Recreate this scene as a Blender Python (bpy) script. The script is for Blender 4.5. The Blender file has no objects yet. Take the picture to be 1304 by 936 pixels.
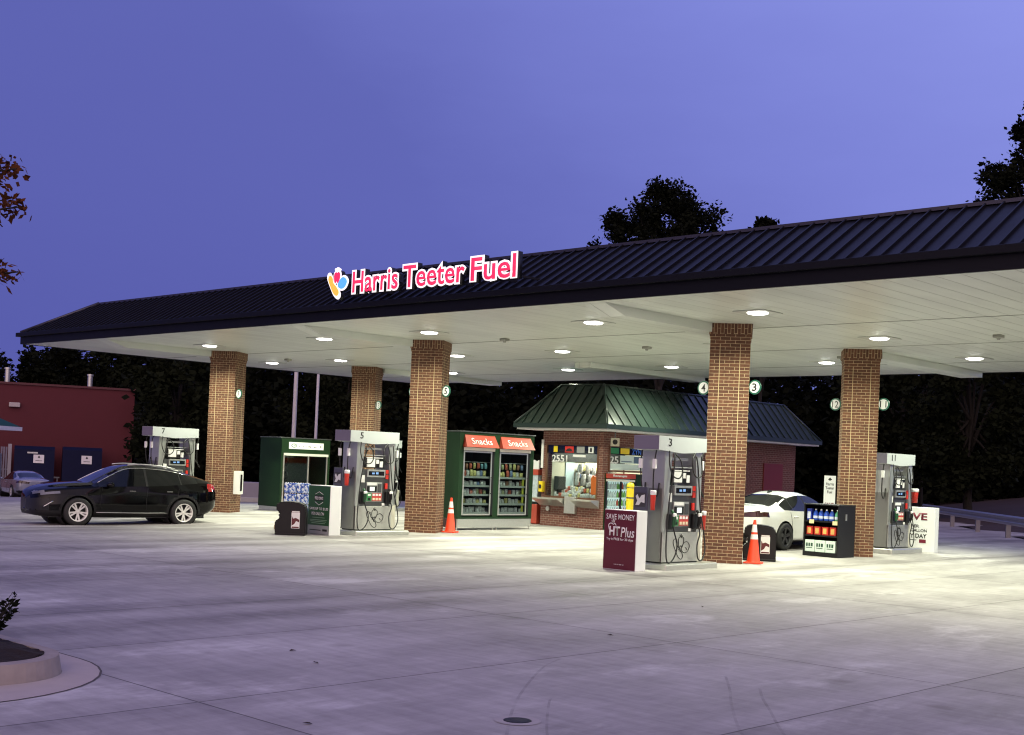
import bpy, bmesh, math, random
from mathutils import Vector, Matrix
R = math.radians
rnd = random.Random(7)
SC = bpy.context.scene
COL = SC.collection

# ------------------------------------------------------------------ helpers
def tag(o, label, cat, group=None, kind=None):
    if label: o['label'] = label
    if cat: o['category'] = cat
    if group: o['group'] = group
    if kind: o['kind'] = kind
    return o

def thing(name, loc, rz, label, cat, group=None):
    o = bpy.data.objects.new(name, None); COL.objects.link(o)
    o.location = loc; o.rotation_euler = (0, 0, rz); o.empty_display_size = .1
    return tag(o, label, cat, group)

class MB:
    """collects faces for one mesh object"""
    def __init__(s): s.v = []; s.f = []; s.m = []; s.uv = []; s.sm = []
    def add(s, vs, fs, mi=0, uvs=None, smooth=False):
        b = len(s.v); s.v.extend([tuple(v) for v in vs])
        for k, f in enumerate(fs):
            s.f.append([i + b for i in f]); s.m.append(mi); s.sm.append(smooth)
            if uvs is not None: s.uv.append([uvs[i] for i in f])
            else: s.uv.append(None)
        return s
    def box(s, lo, hi, mi=0, bev=0.0, M=None):
        (x0, y0, z0), (x1, y1, z1) = lo, hi
        if bev <= 0:
            vs = [(x0,y0,z0),(x1,y0,z0),(x1,y1,z0),(x0,y1,z0),(x0,y0,z1),(x1,y0,z1),(x1,y1,z1),(x0,y1,z1)]
            fs = [(0,3,2,1),(4,5,6,7),(0,1,5,4),(1,2,6,5),(2,3,7,6),(3,0,4,7)]
            if M: vs = [M @ Vector(v) for v in vs]
            return s.add(vs, fs, mi)
        bm = bmesh.new(); bmesh.ops.create_cube(bm, size=1.0)
        for v in bm.verts:
            v.co = Vector(((x0+x1)/2 + v.co.x*(x1-x0), (y0+y1)/2 + v.co.y*(y1-y0), (z0+z1)/2 + v.co.z*(z1-z0)))
        bmesh.ops.bevel(bm, geom=list(bm.edges), offset=min(bev, .45*min(x1-x0, y1-y0, z1-z0)), segments=2, affect='EDGES', profile=.5)
        s.bm(bm, mi, M); return s
    def bm(s, bm, mi=0, M=None, smooth=False):
        bm.verts.index_update()
        vs = [(M @ v.co if M else v.co.copy()) for v in bm.verts]
        s.add(vs, [[v.index for v in f.verts] for f in bm.faces], mi, smooth=smooth); bm.free(); return s
    def prism(s, pts, d0, d1, axis='y', mi=0):
        """outline pts (a,b) extruded along axis from d0 to d1. y: (x,z); x: (y,z); z: (x,y)"""
        n = len(pts)
        def P(a, b, d): return {'y': (a, d, b), 'x': (d, a, b), 'z': (a, b, d)}[axis]
        vs = [P(a, b, d0) for a, b in pts] + [P(a, b, d1) for a, b in pts]
        fs = [list(range(n)), list(range(2*n-1, n-1, -1))] + [(i, i+n, (i+1) % n + n, (i+1) % n) for i in range(n)]
        return s.add(vs, fs, mi)
    def cyl(s, p0, p1, r0, r1=None, n=16, mi=0, caps=True, smooth=True):
        if r1 is None: r1 = r0
        p0 = Vector(p0); p1 = Vector(p1); d = (p1-p0).normalized()
        a = d.orthogonal().normalized(); b = d.cross(a)
        vs = []
        for p, r in ((p0, r0), (p1, r1)):
            for i in range(n):
                t = 2*math.pi*i/n; vs.append(p + a*(r*math.cos(t)) + b*(r*math.sin(t)))
        s.add(vs, [(i, (i+1) % n, (i+1) % n+n, i+n) for i in range(n)], mi, smooth=smooth)
        if caps: s.add(vs, [list(range(n-1, -1, -1)), list(range(n, 2*n))], mi)
        return s
    def tube(s, pts, r, n=7, mi=0, closed=False, sub=5):
        P = [Vector(p) for p in pts]
        if sub > 1 and len(P) > 2: P = catmull(P, sub, closed)
        rs = r if isinstance(r, (list, tuple)) else None
        vs = []; m = len(P); prev = None
        for i, p in enumerate(P):
            q0 = P[(i-1) % m] if (closed or i > 0) else P[i]; q1 = P[(i+1) % m] if (closed or i < m-1) else P[i]
            d = (q1-q0)
            d = d.normalized() if d.length > 1e-9 else Vector((0, 0, 1))
            if prev is None: a = d.orthogonal().normalized()
            else:
                a = prev - d*prev.dot(d); a = a.normalized() if a.length > 1e-6 else d.orthogonal().normalized()
            prev = a; b = d.cross(a)
            rr = r if rs is None else rs[0] + (rs[1]-rs[0])*i/max(1, m-1)
            for k in range(n):
                t = 2*math.pi*k/n; vs.append(p + a*(rr*math.cos(t)) + b*(rr*math.sin(t)))
        fs = []
        for i in range(m if closed else m-1):
            j = (i+1) % m
            for k in range(n): fs.append((i*n+k, i*n+(k+1) % n, j*n+(k+1) % n, j*n+k))
        if not closed: fs += [list(range(n-1, -1, -1)), list(range((m-1)*n, m*n))]
        return s.add(vs, fs, mi, smooth=True)
    def lathe(s, prof, n=24, mi=0, M=None, closed=False):
        """prof: (r,z) around z"""
        vs = []
        for r, z in prof:
            for k in range(n):
                t = 2*math.pi*k/n; v = Vector((r*math.cos(t), r*math.sin(t), z)); vs.append(M @ v if M else v)
        m = len(prof); fs = []
        for i in range(m if closed else m-1):
            j = (i+1) % m
            for k in range(n): fs.append((i*n+k, i*n+(k+1) % n, j*n+(k+1) % n, j*n+k))
        return s.add(vs, fs, mi, smooth=True)
    def build(s, name, mats, parent=None, loc=(0,0,0), rot=(0,0,0), boxuv=None, smooth_angle=None):
        me = bpy.data.meshes.new(name); me.from_pydata(s.v, [], s.f)
        if not isinstance(mats, (list, tuple)): mats = [mats]
        for m in mats: me.materials.append(m)
        me.polygons.foreach_set('material_index', s.m); me.polygons.foreach_set('use_smooth', s.sm)
        if boxuv or any(u is not None for u in s.uv):
            ul = me.uv_layers.new(name='UVMap')
            for p in me.polygons:
                for k, li in enumerate(p.loop_indices):
                    if s.uv[p.index] is not None: ul.data[li].uv = s.uv[p.index][k]; continue
                    c = me.vertices[me.loops[li].vertex_index].co; n = p.normal
                    if abs(n.z) > .7: uv = (c.x, c.y)
                    elif abs(n.x) > abs(n.y): uv = (c.y, c.z)
                    else: uv = (c.x, c.z)
                    if boxuv == 'swap': uv = (uv[1], uv[0])
                    ul.data[li].uv = uv
        me.validate(); me.update()
        o = bpy.data.objects.new(name, me); COL.objects.link(o)
        if parent: o.parent = parent
        o.location = loc; o.rotation_euler = rot
        return o

def catmull(P, sub, closed=False):
    out = []; n = len(P)
    for i in range(n if closed else n-1):
        p0 = P[(i-1) % n] if (closed or i > 0) else P[i]; p1 = P[i]; p2 = P[(i+1) % n]
        p3 = P[(i+2) % n] if (closed or i < n-2) else p2
        for k in range(sub):
            t = k/sub
            out.append(.5*((2*p1)+(p2-p0)*t+(2*p0-5*p1+4*p2-p3)*t*t+(3*p1-p0-3*p2+p3)*t**3))
    if not closed: out.append(P[-1])
    return out

def text(s, mat, parent, loc, rot=(R(90),0,0), h=None, w=None, size=.1, bold=0.0, ext=.002, name='lettering', align='CENTER', space=1.0, shear=0.0, lead=1.0):
    """flat lettering as a real mesh; fitted to width w (and height h) when given"""
    cu = bpy.data.curves.new('lettering', 'FONT'); cu.body = s; cu.size = 1.0; cu.extrude = 0.0; cu.offset = bold
    cu.align_x = align; cu.align_y = 'CENTER'; cu.resolution_u = 3; cu.space_character = space; cu.shear = shear; cu.space_line = lead
    tmp = bpy.data.objects.new('t', cu)
    me = bpy.data.meshes.new_from_object(tmp)
    bpy.data.objects.remove(tmp); bpy.data.curves.remove(cu)
    xs = [v.co.x for v in me.vertices]; ys = [v.co.y for v in me.vertices]
    x0, x1, y0, y1 = min(xs), max(xs), min(ys), max(ys)
    sx = w/(x1-x0) if w else size; sy = h/(y1-y0) if h else (sx if w else size)
    if not w and h: sx = sy
    cx = (x0+x1)/2 if align == 'CENTER' else x0
    for v in me.vertices: v.co = ((v.co.x-cx)*sx, (v.co.y-(y0+y1)/2)*sy, 0)
    bm = bmesh.new(); bm.from_mesh(me)
    if ext > 0:
        r = bmesh.ops.extrude_face_region(bm, geom=list(bm.faces))
        for g in r['geom']:
            if isinstance(g, bmesh.types.BMVert): g.co.z += ext
        bmesh.ops.recalc_face_normals(bm, faces=list(bm.faces))
    bm.to_mesh(me); bm.free()
    me.name = name; me.materials.clear(); me.materials.append(mat)
    for p in me.polygons: p.material_index = 0
    o = bpy.data.objects.new(name, me); COL.objects.link(o)
    if parent: o.parent = parent
    o.location = loc; o.rotation_euler = rot
    return o

# ------------------------------------------------------------------ materials
MATS = {}
def mat(name, col, rough=.5, metal=0.0, spec=None, emit=None, es=0.0, coat=0.0, noise=0.0, nscale=8.0, bump=0.0, trans=0.0, alpha=1.0, rnoise=0.0):
    if name in MATS: return MATS[name]
    m = bpy.data.materials.new(name); m.use_nodes = True; nt = m.node_tree; b = nt.nodes['Principled BSDF']
    b.inputs['Base Color'].default_value = (*col, 1); b.inputs['Roughness'].default_value = rough; b.inputs['Metallic'].default_value = metal
    if spec is not None: b.inputs['Specular IOR Level'].default_value = spec
    if emit: b.inputs['Emission Color'].default_value = (*emit, 1); b.inputs['Emission Strength'].default_value = es
    if coat: b.inputs['Coat Weight'].default_value = coat; b.inputs['Coat Roughness'].default_value = .04
    if trans: b.inputs['Transmission Weight'].default_value = trans
    if alpha < 1: b.inputs['Alpha'].default_value = alpha
    if noise or bump or rnoise:
        tc = nt.nodes.new('ShaderNodeTexCoord'); nz = nt.nodes.new('ShaderNodeTexNoise'); nz.inputs['Scale'].default_value = nscale; nz.inputs['Detail'].default_value = 5
        nt.links.new(tc.outputs['Object'], nz.inputs['Vector'])
        if noise:
            mx = nt.nodes.new('ShaderNodeMix'); mx.data_type = 'RGBA'
            mx.inputs[6].default_value = (*[c*(1-noise) for c in col], 1); mx.inputs[7].default_value = (*[min(1, c*(1+noise)) for c in col], 1)
            nt.links.new(nz.outputs['Fac'], mx.inputs[0]); nt.links.new(mx.outputs[2], b.inputs['Base Color'])
        if rnoise:
            mr = nt.nodes.new('ShaderNodeMapRange'); mr.inputs[3].default_value = max(.02, rough-rnoise); mr.inputs[4].default_value = min(1, rough+rnoise)
            nt.links.new(nz.outputs['Fac'], mr.inputs[0]); nt.links.new(mr.outputs[0], b.inputs['Roughness'])
        if bump:
            bp = nt.nodes.new('ShaderNodeBump'); bp.inputs['Strength'].default_value = bump; bp.inputs['Distance'].default_value = .01
            nt.links.new(nz.outputs['Fac'], bp.inputs['Height']); nt.links.new(bp.outputs['Normal'], b.inputs['Normal'])
    MATS[name] = m; return m

def brick_mat(name, c1, c2, mortar, bump=.5, msize=.011, paint=False):
    m = bpy.data.materials.new(name); m.use_nodes = True; nt = m.node_tree; b = nt.nodes['Principled BSDF']
    uv = nt.nodes.new('ShaderNodeUVMap'); uv.uv_map = 'UVMap'
    br = nt.nodes.new('ShaderNodeTexBrick'); br.offset = .5; br.squash = 1.0
    br.inputs['Scale'].default_value = 1.0; br.inputs['Mortar Size'].default_value = msize*.5; br.inputs['Mortar Smooth'].default_value = .15
    br.inputs['Bias'].default_value = 0.0; br.inputs['Brick Width'].default_value = .20325; br.inputs['Row Height'].default_value = .0677
    br.inputs['Color1'].default_value = (*c1, 1); br.inputs['Color2'].default_value = (*c2, 1); br.inputs['Mortar'].default_value = (*mortar, 1)
    nt.links.new(uv.outputs[0], br.inputs['Vector'])
    nz = nt.nodes.new('ShaderNodeTexNoise'); nz.inputs['Scale'].default_value = 14; nz.inputs['Detail'].default_value = 6
    nt.links.new(uv.outputs[0], nz.inputs['Vector'])
    mx = nt.nodes.new('ShaderNodeMix'); mx.data_type = 'RGBA'; mx.blend_type = 'MULTIPLY'; mx.inputs[0].default_value = .55
    mr = nt.nodes.new('ShaderNodeMapRange'); mr.inputs[1].default_value = .25; mr.inputs[2].default_value = .75; mr.inputs[3].default_value = .45; mr.inputs[4].default_value = 1.35
    nt.links.new(nz.outputs['Fac'], mr.inputs[0])
    nt.links.new(br.outputs['Color'], mx.inputs[6]); nt.links.new(mr.outputs[0], mx.inputs[7]); nt.links.new(mx.outputs[2], b.inputs['Base Color'])
    bp = nt.nodes.new('ShaderNodeBump'); bp.inputs['Strength'].default_value = bump; bp.inputs['Distance'].default_value = .006; bp.invert = True
    nt.links.new(br.outputs['Fac'], bp.inputs['Height']); nt.links.new(bp.outputs['Normal'], b.inputs['Normal'])
    b.inputs['Roughness'].default_value = .85
    return m

BRICK = brick_mat('tan_brown_brick', (.165,.066,.036), (.100,.040,.023), (.50,.37,.23), msize=.010)
BRICKRED = brick_mat('red_brick', (.17,.060,.045), (.12,.042,.032), (.30,.22,.18))
NAVY = mat('dark_navy_metal', (.004,.0045,.008), .5, 0, spec=.2, rnoise=.08, nscale=3)
ROOFM = mat('dark_standing_seam_metal', (.006,.006,.010), .45, .0, spec=.22, noise=.15, nscale=2.5, rnoise=.08)
SOFFW = None
WHITE = mat('white_paint', (.78,.79,.77), .45, noise=.03, nscale=6)
WHITEPL = mat('white_plastic', (.80,.81,.82), .35)
CREAM = mat('cream_mortar', (.60,.48,.28), .9)
GREYMETAL = mat('pale_grey_painted_metal', (.50,.52,.51), .30, .60, noise=.03, nscale=2, rnoise=.03)
STEEL = mat('brushed_steel', (.58,.58,.55), .33, .8, noise=.12, nscale=20, rnoise=.1)
DARKSTEEL = mat('dark_grey_metal', (.10,.105,.11), .35, .6, noise=.15, nscale=10)
BLACK = mat('black_plastic', (.007,.007,.008), .42, spec=.3, noise=.2, nscale=12)
BLACKRUB = mat('black_rubber', (.012,.012,.013), .6)
INK = mat('black_ink', (.012,.012,.014), .5)
GREENP = mat('dark_green_panel', (.008,.030,.010), .5, 0, spec=.25, noise=.15, nscale=3)
GREENS = mat('bottle_green_print', (.022,.085,.032), .4, noise=.05, nscale=3)
GREENRING = mat('green_ring_paint', (.02,.12,.08), .4)
MAROON = mat('maroon_print', (.105,.008,.022), .4, noise=.05, nscale=3)
REDHDR = mat('brick_red_panel', (.42,.060,.035), .4)
RED = mat('red_plastic', (.62,.03,.02), .4)
REDBTN = mat('red_button', (.50,.05,.05), .4)
GRNBTN = mat('green_button', (.03,.22,.07), .4)
BLUEBTN = mat('blue_label', (.03,.05,.38), .4)
ORANGE = mat('orange_cone_plastic', (.85,.060,.018), .5, noise=.06, nscale=6)
REFLW = mat('white_reflective_band', (.80,.80,.80), .35, noise=.05)
YELLOW = mat('yellow_paint', (.75,.55,.015), .4, noise=.06)
GLASS = mat('clear_glass', (1,1,1), .02, 0, trans=1.0)
GREENROOF = mat('green_standing_seam_metal', (.020,.034,.029), .32, .12, noise=.12, nscale=3, rnoise=.08)
BROWNTRIM = mat('brown_frame', (.12,.05,.025), .5)
REDDOOR = mat('dark_red_door', (.17,.022,.022), .5)
SCREEN = mat('pale_screen', (.7,.75,.75), .3, emit=(.9,1,.98), es=.35)
LCD = mat('dark_display', (.008,.009,.014), .12)
LCDBLUE = mat('blue_display_digits', (.1,.2,.4), .3, emit=(.25,.45,.8), es=.6)
PAPER = mat('white_paper', (.75,.75,.74), .6)

def thin_glass(name, tint=(.9,.95,.95), refl=.10):
    m = bpy.data.materials.new(name); m.use_nodes = True; nt = m.node_tree
    for n in list(nt.nodes): nt.nodes.remove(n)
    out = nt.nodes.new('ShaderNodeOutputMaterial'); tr = nt.nodes.new('ShaderNodeBsdfTransparent'); gl = nt.nodes.new('ShaderNodeBsdfGlossy')
    lw = nt.nodes.new('ShaderNodeLayerWeight'); lw.inputs['Blend'].default_value = .5; pw = nt.nodes.new('ShaderNodeMath'); pw.operation = 'POWER'; pw.inputs[1].default_value = 4.0
    fr = nt.nodes.new('ShaderNodeMath'); fr.operation = 'MULTIPLY_ADD'; fr.inputs[1].default_value = .55; fr.inputs[2].default_value = refl*.3
    nt.links.new(lw.outputs['Facing'], pw.inputs[0]); nt.links.new(pw.outputs[0], fr.inputs[0]); mx = nt.nodes.new('ShaderNodeMixShader')
    tr.inputs['Color'].default_value = (*tint, 1); gl.inputs['Roughness'].default_value = .03
    nt.links.new(fr.outputs[0], mx.inputs[0]); nt.links.new(tr.outputs[0], mx.inputs[1]); nt.links.new(gl.outputs[0], mx.inputs[2]); nt.links.new(mx.outputs[0], out.inputs[0])
    MATS[name] = m; return m
PANE = thin_glass('window_pane_glass')
PANEDARK = thin_glass('smoky_pane_glass', (.75,.8,.8))

def leaf_mat(name, c1, c2):
    m = bpy.data.materials.new(name); m.use_nodes = True; nt = m.node_tree; b = nt.nodes['Principled BSDF']
    tc = nt.nodes.new('ShaderNodeTexCoord'); nz = nt.nodes.new('ShaderNodeTexNoise'); nz.inputs['Scale'].default_value = .9; nz.inputs['Detail'].default_value = 3
    mx = nt.nodes.new('ShaderNodeMix'); mx.data_type = 'RGBA'; mx.inputs[6].default_value = (*c1, 1); mx.inputs[7].default_value = (*c2, 1)
    nt.links.new(tc.outputs['Object'], nz.inputs['Vector']); nt.links.new(nz.outputs['Fac'], mx.inputs[0]); nt.links.new(mx.outputs[2], b.inputs['Base Color'])
    b.inputs['Roughness'].default_value = .8; b.inputs['Specular IOR Level'].default_value = .05
    return m
LEAF = leaf_mat('green_foliage', (.005,.008,.004), (.016,.019,.009))
LEAFRED = leaf_mat('reddish_foliage', (.120,.034,.016), (.060,.030,.012))
LEAFDK = leaf_mat('dark_foliage', (.003,.0045,.003), (.010,.012,.006))
BARK = mat('bark', (.016,.013,.010), .9, noise=.3, nscale=10, bump=.4)

# pavement: concrete slabs with joints, broom streaks, patches
JX = [-2.2,-5.0,-8.0,-10.7,-13.05,-16.1,-19.1,-22.2,-25.3,-28.4,-31.5,-34.6,-37.7]
JY = [-7.2,-1.0,5.2,11.1,17.4,23.6,29.8,36.0,42.2]
def pavement_mat():
    m = bpy.data.materials.new('broomed_concrete'); m.use_nodes = True; nt = m.node_tree; b = nt.nodes['Principled BSDF']; L = nt.links.new
    tc = nt.nodes.new('ShaderNodeTexCoord'); sp = nt.nodes.new('ShaderNodeSeparateXYZ'); L(tc.outputs['Object'], sp.inputs[0])
    def M(op, a, bb=None, c=None):
        n = nt.nodes.new('ShaderNodeMath'); n.operation = op
        for i, v in enumerate((a, bb, c)):
            if v is None: continue
            if isinstance(v, (int, float)): n.inputs[i].default_value = v
            else: L(v, n.inputs[i])
        return n.outputs[0]
    def noise(scale, vec=(1,1,1), detail=5, rough=.55, rot=0):
        mp = nt.nodes.new('ShaderNodeMapping'); mp.inputs['Scale'].default_value = vec; mp.inputs['Rotation'].default_value = (0,0,rot); L(tc.outputs['Object'], mp.inputs[0])
        n = nt.nodes.new('ShaderNodeTexNoise'); n.inputs['Scale'].default_value = scale; n.inputs['Detail'].default_value = detail; n.inputs['Roughness'].default_value = rough
        L(mp.outputs[0], n.inputs['Vector']); return n.outputs['Fac']
    wob = M('MULTIPLY', M('SUBTRACT', noise(2.5), .5), .012)
    x = M('ADD', sp.outputs[0], wob); y = M('ADD', sp.outputs[1], wob)
    dist = None
    for v, L_ in ((x, JX), (y, JY)):
        for q in L_:
            d = M('ABSOLUTE', M('SUBTRACT', v, q)); dist = d if dist is None else M('MINIMUM', dist, d)
    mr = nt.nodes.new('ShaderNodeMapRange'); mr.inputs[1].default_value = .004; mr.inputs[2].default_value = .012; mr.inputs[3].default_value = 1; mr.inputs[4].default_value = 0; L(dist, mr.inputs[0])
    joint = mr.outputs[0]
    halo = nt.nodes.new('ShaderNodeMapRange'); halo.inputs[1].default_value = .02; halo.inputs[2].default_value = .22; halo.inputs[3].default_value = 1; halo.inputs[4].default_value = 0; L(dist, halo.inputs[0])
    big = noise(.22, (1,1,1), 4, .6); mid = noise(1.1, (1,.45,1), 6, .62, R(42)); fine = noise(9, (1,.25,1), 6, .7, R(42)); st = noise(3.0, (.5,2.6,1), 6, .65, R(2))
    # per-slab tint
    vor = nt.nodes.new('ShaderNodeTexVoronoi'); vor.feature = 'F1'; vor.inputs['Scale'].default_value = .16; L(tc.outputs['Object'], vor.inputs['Vector'])
    sepc = nt.nodes.new('ShaderNodeSeparateColor'); L(vor.outputs['Color'], sepc.inputs[0])
    val = M('ADD', M('MULTIPLY', M('SUBTRACT', big, .5), .9), M('MULTIPLY', M('SUBTRACT', mid, .5), .85))
    val = M('ADD', val, M('MULTIPLY', M('SUBTRACT', fine, .5), .38)); val = M('ADD', val, M('MULTIPLY', M('SUBTRACT', st, .5), .55))
    ids = []
    for v, L_ in ((x, JX), (y, JY)):
        t_ = None
        for q in L_:
            g_ = M('GREATER_THAN', v, q); t_ = g_ if t_ is None else M('ADD', t_, g_)
        ids.append(t_)
    cb = nt.nodes.new('ShaderNodeCombineXYZ'); L(ids[0], cb.inputs[0]); L(ids[1], cb.inputs[1])
    wn = nt.nodes.new('ShaderNodeTexWhiteNoise'); wn.noise_dimensions = '2D'; L(cb.outputs[0], wn.inputs['Vector'])
    val = M('ADD', val, M('MULTIPLY', M('SUBTRACT', wn.outputs['Value'], .5), .16))
    # dry pale worn patches
    patch = nt.nodes.new('ShaderNodeMapRange'); patch.inputs[1].default_value = .56; patch.inputs[2].default_value = .66; patch.inputs[3].default_value = 0; patch.inputs[4].default_value = .36
    L(noise(.55, (1,.5,1), 7, .68, R(30)), patch.inputs[0]); val = M('ADD', val, patch.outputs[0])
    val = M('SUBTRACT', val, M('MULTIPLY', halo.outputs[0], .06))
    lane = None
    for q in (-11.9,-13.2,-16.6,-18.1,-21.2,-22.6,-25.8,-27.2,-30.4,-31.7):
        d = M('ABSOLUTE', M('SUBTRACT', x, q)); lane = d if lane is None else M('MINIMUM', lane, d)
    lm_ = nt.nodes.new('ShaderNodeMapRange'); lm_.interpolation_type = 'SMOOTHSTEP'; lm_.inputs[1].default_value = .1; lm_.inputs[2].default_value = .6; lm_.inputs[3].default_value = .26; lm_.inputs[4].default_value = 0; L(lane, lm_.inputs[0])
    val = M('SUBTRACT', val, M('MULTIPLY', lm_.outputs[0], M('MULTIPLY', noise(.35, (1,.3,1), 4), 1.6)))
    ramp = nt.nodes.new('ShaderNodeValToRGB'); ramp.color_ramp.elements[0].color = (.20,.185,.18,1); ramp.color_ramp.elements[0].position = .0
    ramp.color_ramp.elements[1].color = (.60,.58,.565,1); ramp.color_ramp.elements[1].position = 1.0
    e = ramp.color_ramp.elements.new(.5); e.color = (.385,.363,.355,1)
    L(M('ADD', M('MULTIPLY', val, 1.25), .46), ramp.inputs[0])
    # small oil spots
    v2 = nt.nodes.new('ShaderNodeTexVoronoi'); v2.inputs['Scale'].default_value = .75; L(tc.outputs['Object'], v2.inputs['Vector'])
    sm = nt.nodes.new('ShaderNodeMapRange'); sm.inputs[1].default_value = .03; sm.inputs[2].default_value = .12; sm.inputs[3].default_value = .45; sm.inputs[4].default_value = 0; L(v2.outputs['Distance'], sm.inputs[0])
    mx0 = nt.nodes.new('ShaderNodeMix'); mx0.data_type = 'RGBA'; L(sm.outputs[0], mx0.inputs[0]); L(ramp.outputs[0], mx0.inputs[6]); mx0.inputs[7].default_value = (.16,.14,.13,1)
    mx = nt.nodes.new('ShaderNodeMix'); mx.data_type = 'RGBA'; L(M('MULTIPLY', joint, .8), mx.inputs[0]); L(mx0.outputs[2], mx.inputs[6]); mx.inputs[7].default_value = (.05,.042,.042,1)
    L(mx.outputs[2], b.inputs['Base Color'])
    rr = nt.nodes.new('ShaderNodeMapRange'); rr.inputs[3].default_value = .5; rr.inputs[4].default_value = .8; L(mid, rr.inputs[0]); L(rr.outputs[0], b.inputs['Roughness'])
    b.inputs['Specular IOR Level'].default_value = .35
    bp = nt.nodes.new('ShaderNodeBump'); bp.inputs['Strength'].default_value = .35; bp.inputs['Distance'].default_value = .01
    L(M('SUBTRACT', fine, M('MULTIPLY', joint, .8)), bp.inputs['Height']); L(bp.outputs['Normal'], b.inputs['Normal'])
    return m
PAVE = pavement_mat()

# soffit: pale ribbed metal deck
def soffit_mat():
    m = bpy.data.materials.new('ribbed_white_deck'); m.use_nodes = True; nt = m.node_tree; b = nt.nodes['Principled BSDF']; L = nt.links.new
    tc = nt.nodes.new('ShaderNodeTexCoord'); sp = nt.nodes.new('ShaderNodeSeparateXYZ'); L(tc.outputs['Object'], sp.inputs[0])
    f = nt.nodes.new('ShaderNodeMath'); f.operation = 'PINGPONG'; f.inputs[1].default_value = .2; L(sp.outputs[0], f.inputs[0])
    mr = nt.nodes.new('ShaderNodeMapRange'); mr.inputs[1].default_value = .0; mr.inputs[2].default_value = .014; mr.inputs[3].default_value = 0; mr.inputs[4].default_value = 1; L(f.outputs[0], mr.inputs[0])
    nz = nt.nodes.new('ShaderNodeTexNoise'); nz.inputs['Scale'].default_value = .5; nz.inputs['Detail'].default_value = 4; L(tc.outputs['Object'], nz.inputs['Vector'])
    mx = nt.nodes.new('ShaderNodeMix'); mx.data_type = 'RGBA'; mx.inputs[6].default_value = (.66,.69,.64,1); mx.inputs[7].default_value = (.74,.77,.72,1); L(nz.outputs['Fac'], mx.inputs[0])
    gr = nt.nodes.new('ShaderNodeMapRange'); gr.inputs[3].default_value = .72; gr.inputs[4].default_value = 1.0; L(mr.outputs[0], gr.inputs[0])
    st = nt.nodes.new('ShaderNodeTexNoise'); st.inputs['Scale'].default_value = 1.3; st.inputs['Detail'].default_value = 6; mpp = nt.nodes.new('ShaderNodeMapping'); mpp.inputs['Scale'].default_value = (1.6,.35,1); L(tc.outputs['Object'], mpp.inputs[0]); L(mpp.outputs[0], st.inputs['Vector'])
    sr = nt.nodes.new('ShaderNodeMapRange'); sr.inputs[1].default_value = .3; sr.inputs[2].default_value = .6; sr.inputs[3].default_value = .86; sr.inputs[4].default_value = 1.0; L(st.outputs['Fac'], sr.inputs[0])
    mm = nt.nodes.new('ShaderNodeMath'); mm.operation = 'MULTIPLY'; L(gr.outputs[0], mm.inputs[0]); L(sr.outputs[0], mm.inputs[1])
    sc_ = nt.nodes.new('ShaderNodeVectorMath'); sc_.operation = 'SCALE'; L(mx.outputs[2], sc_.inputs[0]); L(mm.outputs[0], sc_.inputs[3]); L(sc_.outputs[0], b.inputs['Base Color'])
    bp = nt.nodes.new('ShaderNodeBump'); bp.inputs['Strength'].default_value = .8; bp.inputs['Distance'].default_value = .02; L(mr.outputs[0], bp.inputs['Height']); L(bp.outputs['Normal'], b.inputs['Normal'])
    b.inputs['Roughness'].default_value = .32; b.inputs['Specular IOR Level'].default_value = .5
    return m
SOFFW = soffit_mat()

# ------------------------------------------------------------------ terrain
def S(t): t = max(0.0, min(1.0, t)); return t*t*(3-2*t)
def gz(x, y):
    a = .14*S((-25.5-x)/5)*S((20-y)/4)
    b = min(1.9, max(0.0, -x-38)*.038)
    return -a-b

def sheet(name, x0, x1, y0, y1, nx, ny, dz, m, skip=None):
    b = MB(); vs = []; fs = []
    for j in range(ny+1):
        for i in range(nx+1):
            x = x0+(x1-x0)*i/nx; y = y0+(y1-y0)*j/ny; vs.append((x, y, gz(x, y)+dz))
    for j in range(ny):
        for i in range(nx):
            fs.append((j*(nx+1)+i, j*(nx+1)+i+1, (j+1)*(nx+1)+i+1, (j+1)*(nx+1)+i))
    b.add(vs, fs, 0, smooth=True)
    return b.build(name, m)
EARTH = mat('dark_grass_and_mulch', (.030,.026,.018), .95, noise=.5, nscale=1.2, bump=.5)
g = sheet('ground', -420, 420, -300, 540, 120, 120, -.06, EARTH); g['kind'] = 'structure'
p = sheet('pavement', -96, 26, -22, 57, 122, 79, 0, PAVE); p['kind'] = 'structure'

# ------------------------------------------------------------------ camera
cam_d = bpy.data.cameras.new('camera'); cam = bpy.data.objects.new('camera', cam_d); COL.objects.link(cam); SC.camera = cam
yaw, pitch, roll = .75985350, .01249150, .04208187
fwd = Vector((-math.sin(yaw)*math.cos(pitch), math.cos(yaw)*math.cos(pitch), math.sin(pitch)))
rgt = Vector((math.cos(yaw), math.sin(yaw), 0)); up = rgt.cross(fwd)
c, s_ = math.cos(roll), math.sin(roll)
Rv = rgt*c + up*s_; Uv = up*c - rgt*s_
cam.matrix_world = Matrix(((Rv.x, Uv.x, -fwd.x, 0), (Rv.y, Uv.y, -fwd.y, 0), (Rv.z, Uv.z, -fwd.z, 1.84116), (0, 0, 0, 1)))
cam_d.sensor_width = 36; cam_d.lens = 36*1609.19/1304; cam_d.shift_y = (570.30-468)/1304; cam_d.clip_end = 2000; cam_d.clip_start = .1

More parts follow.
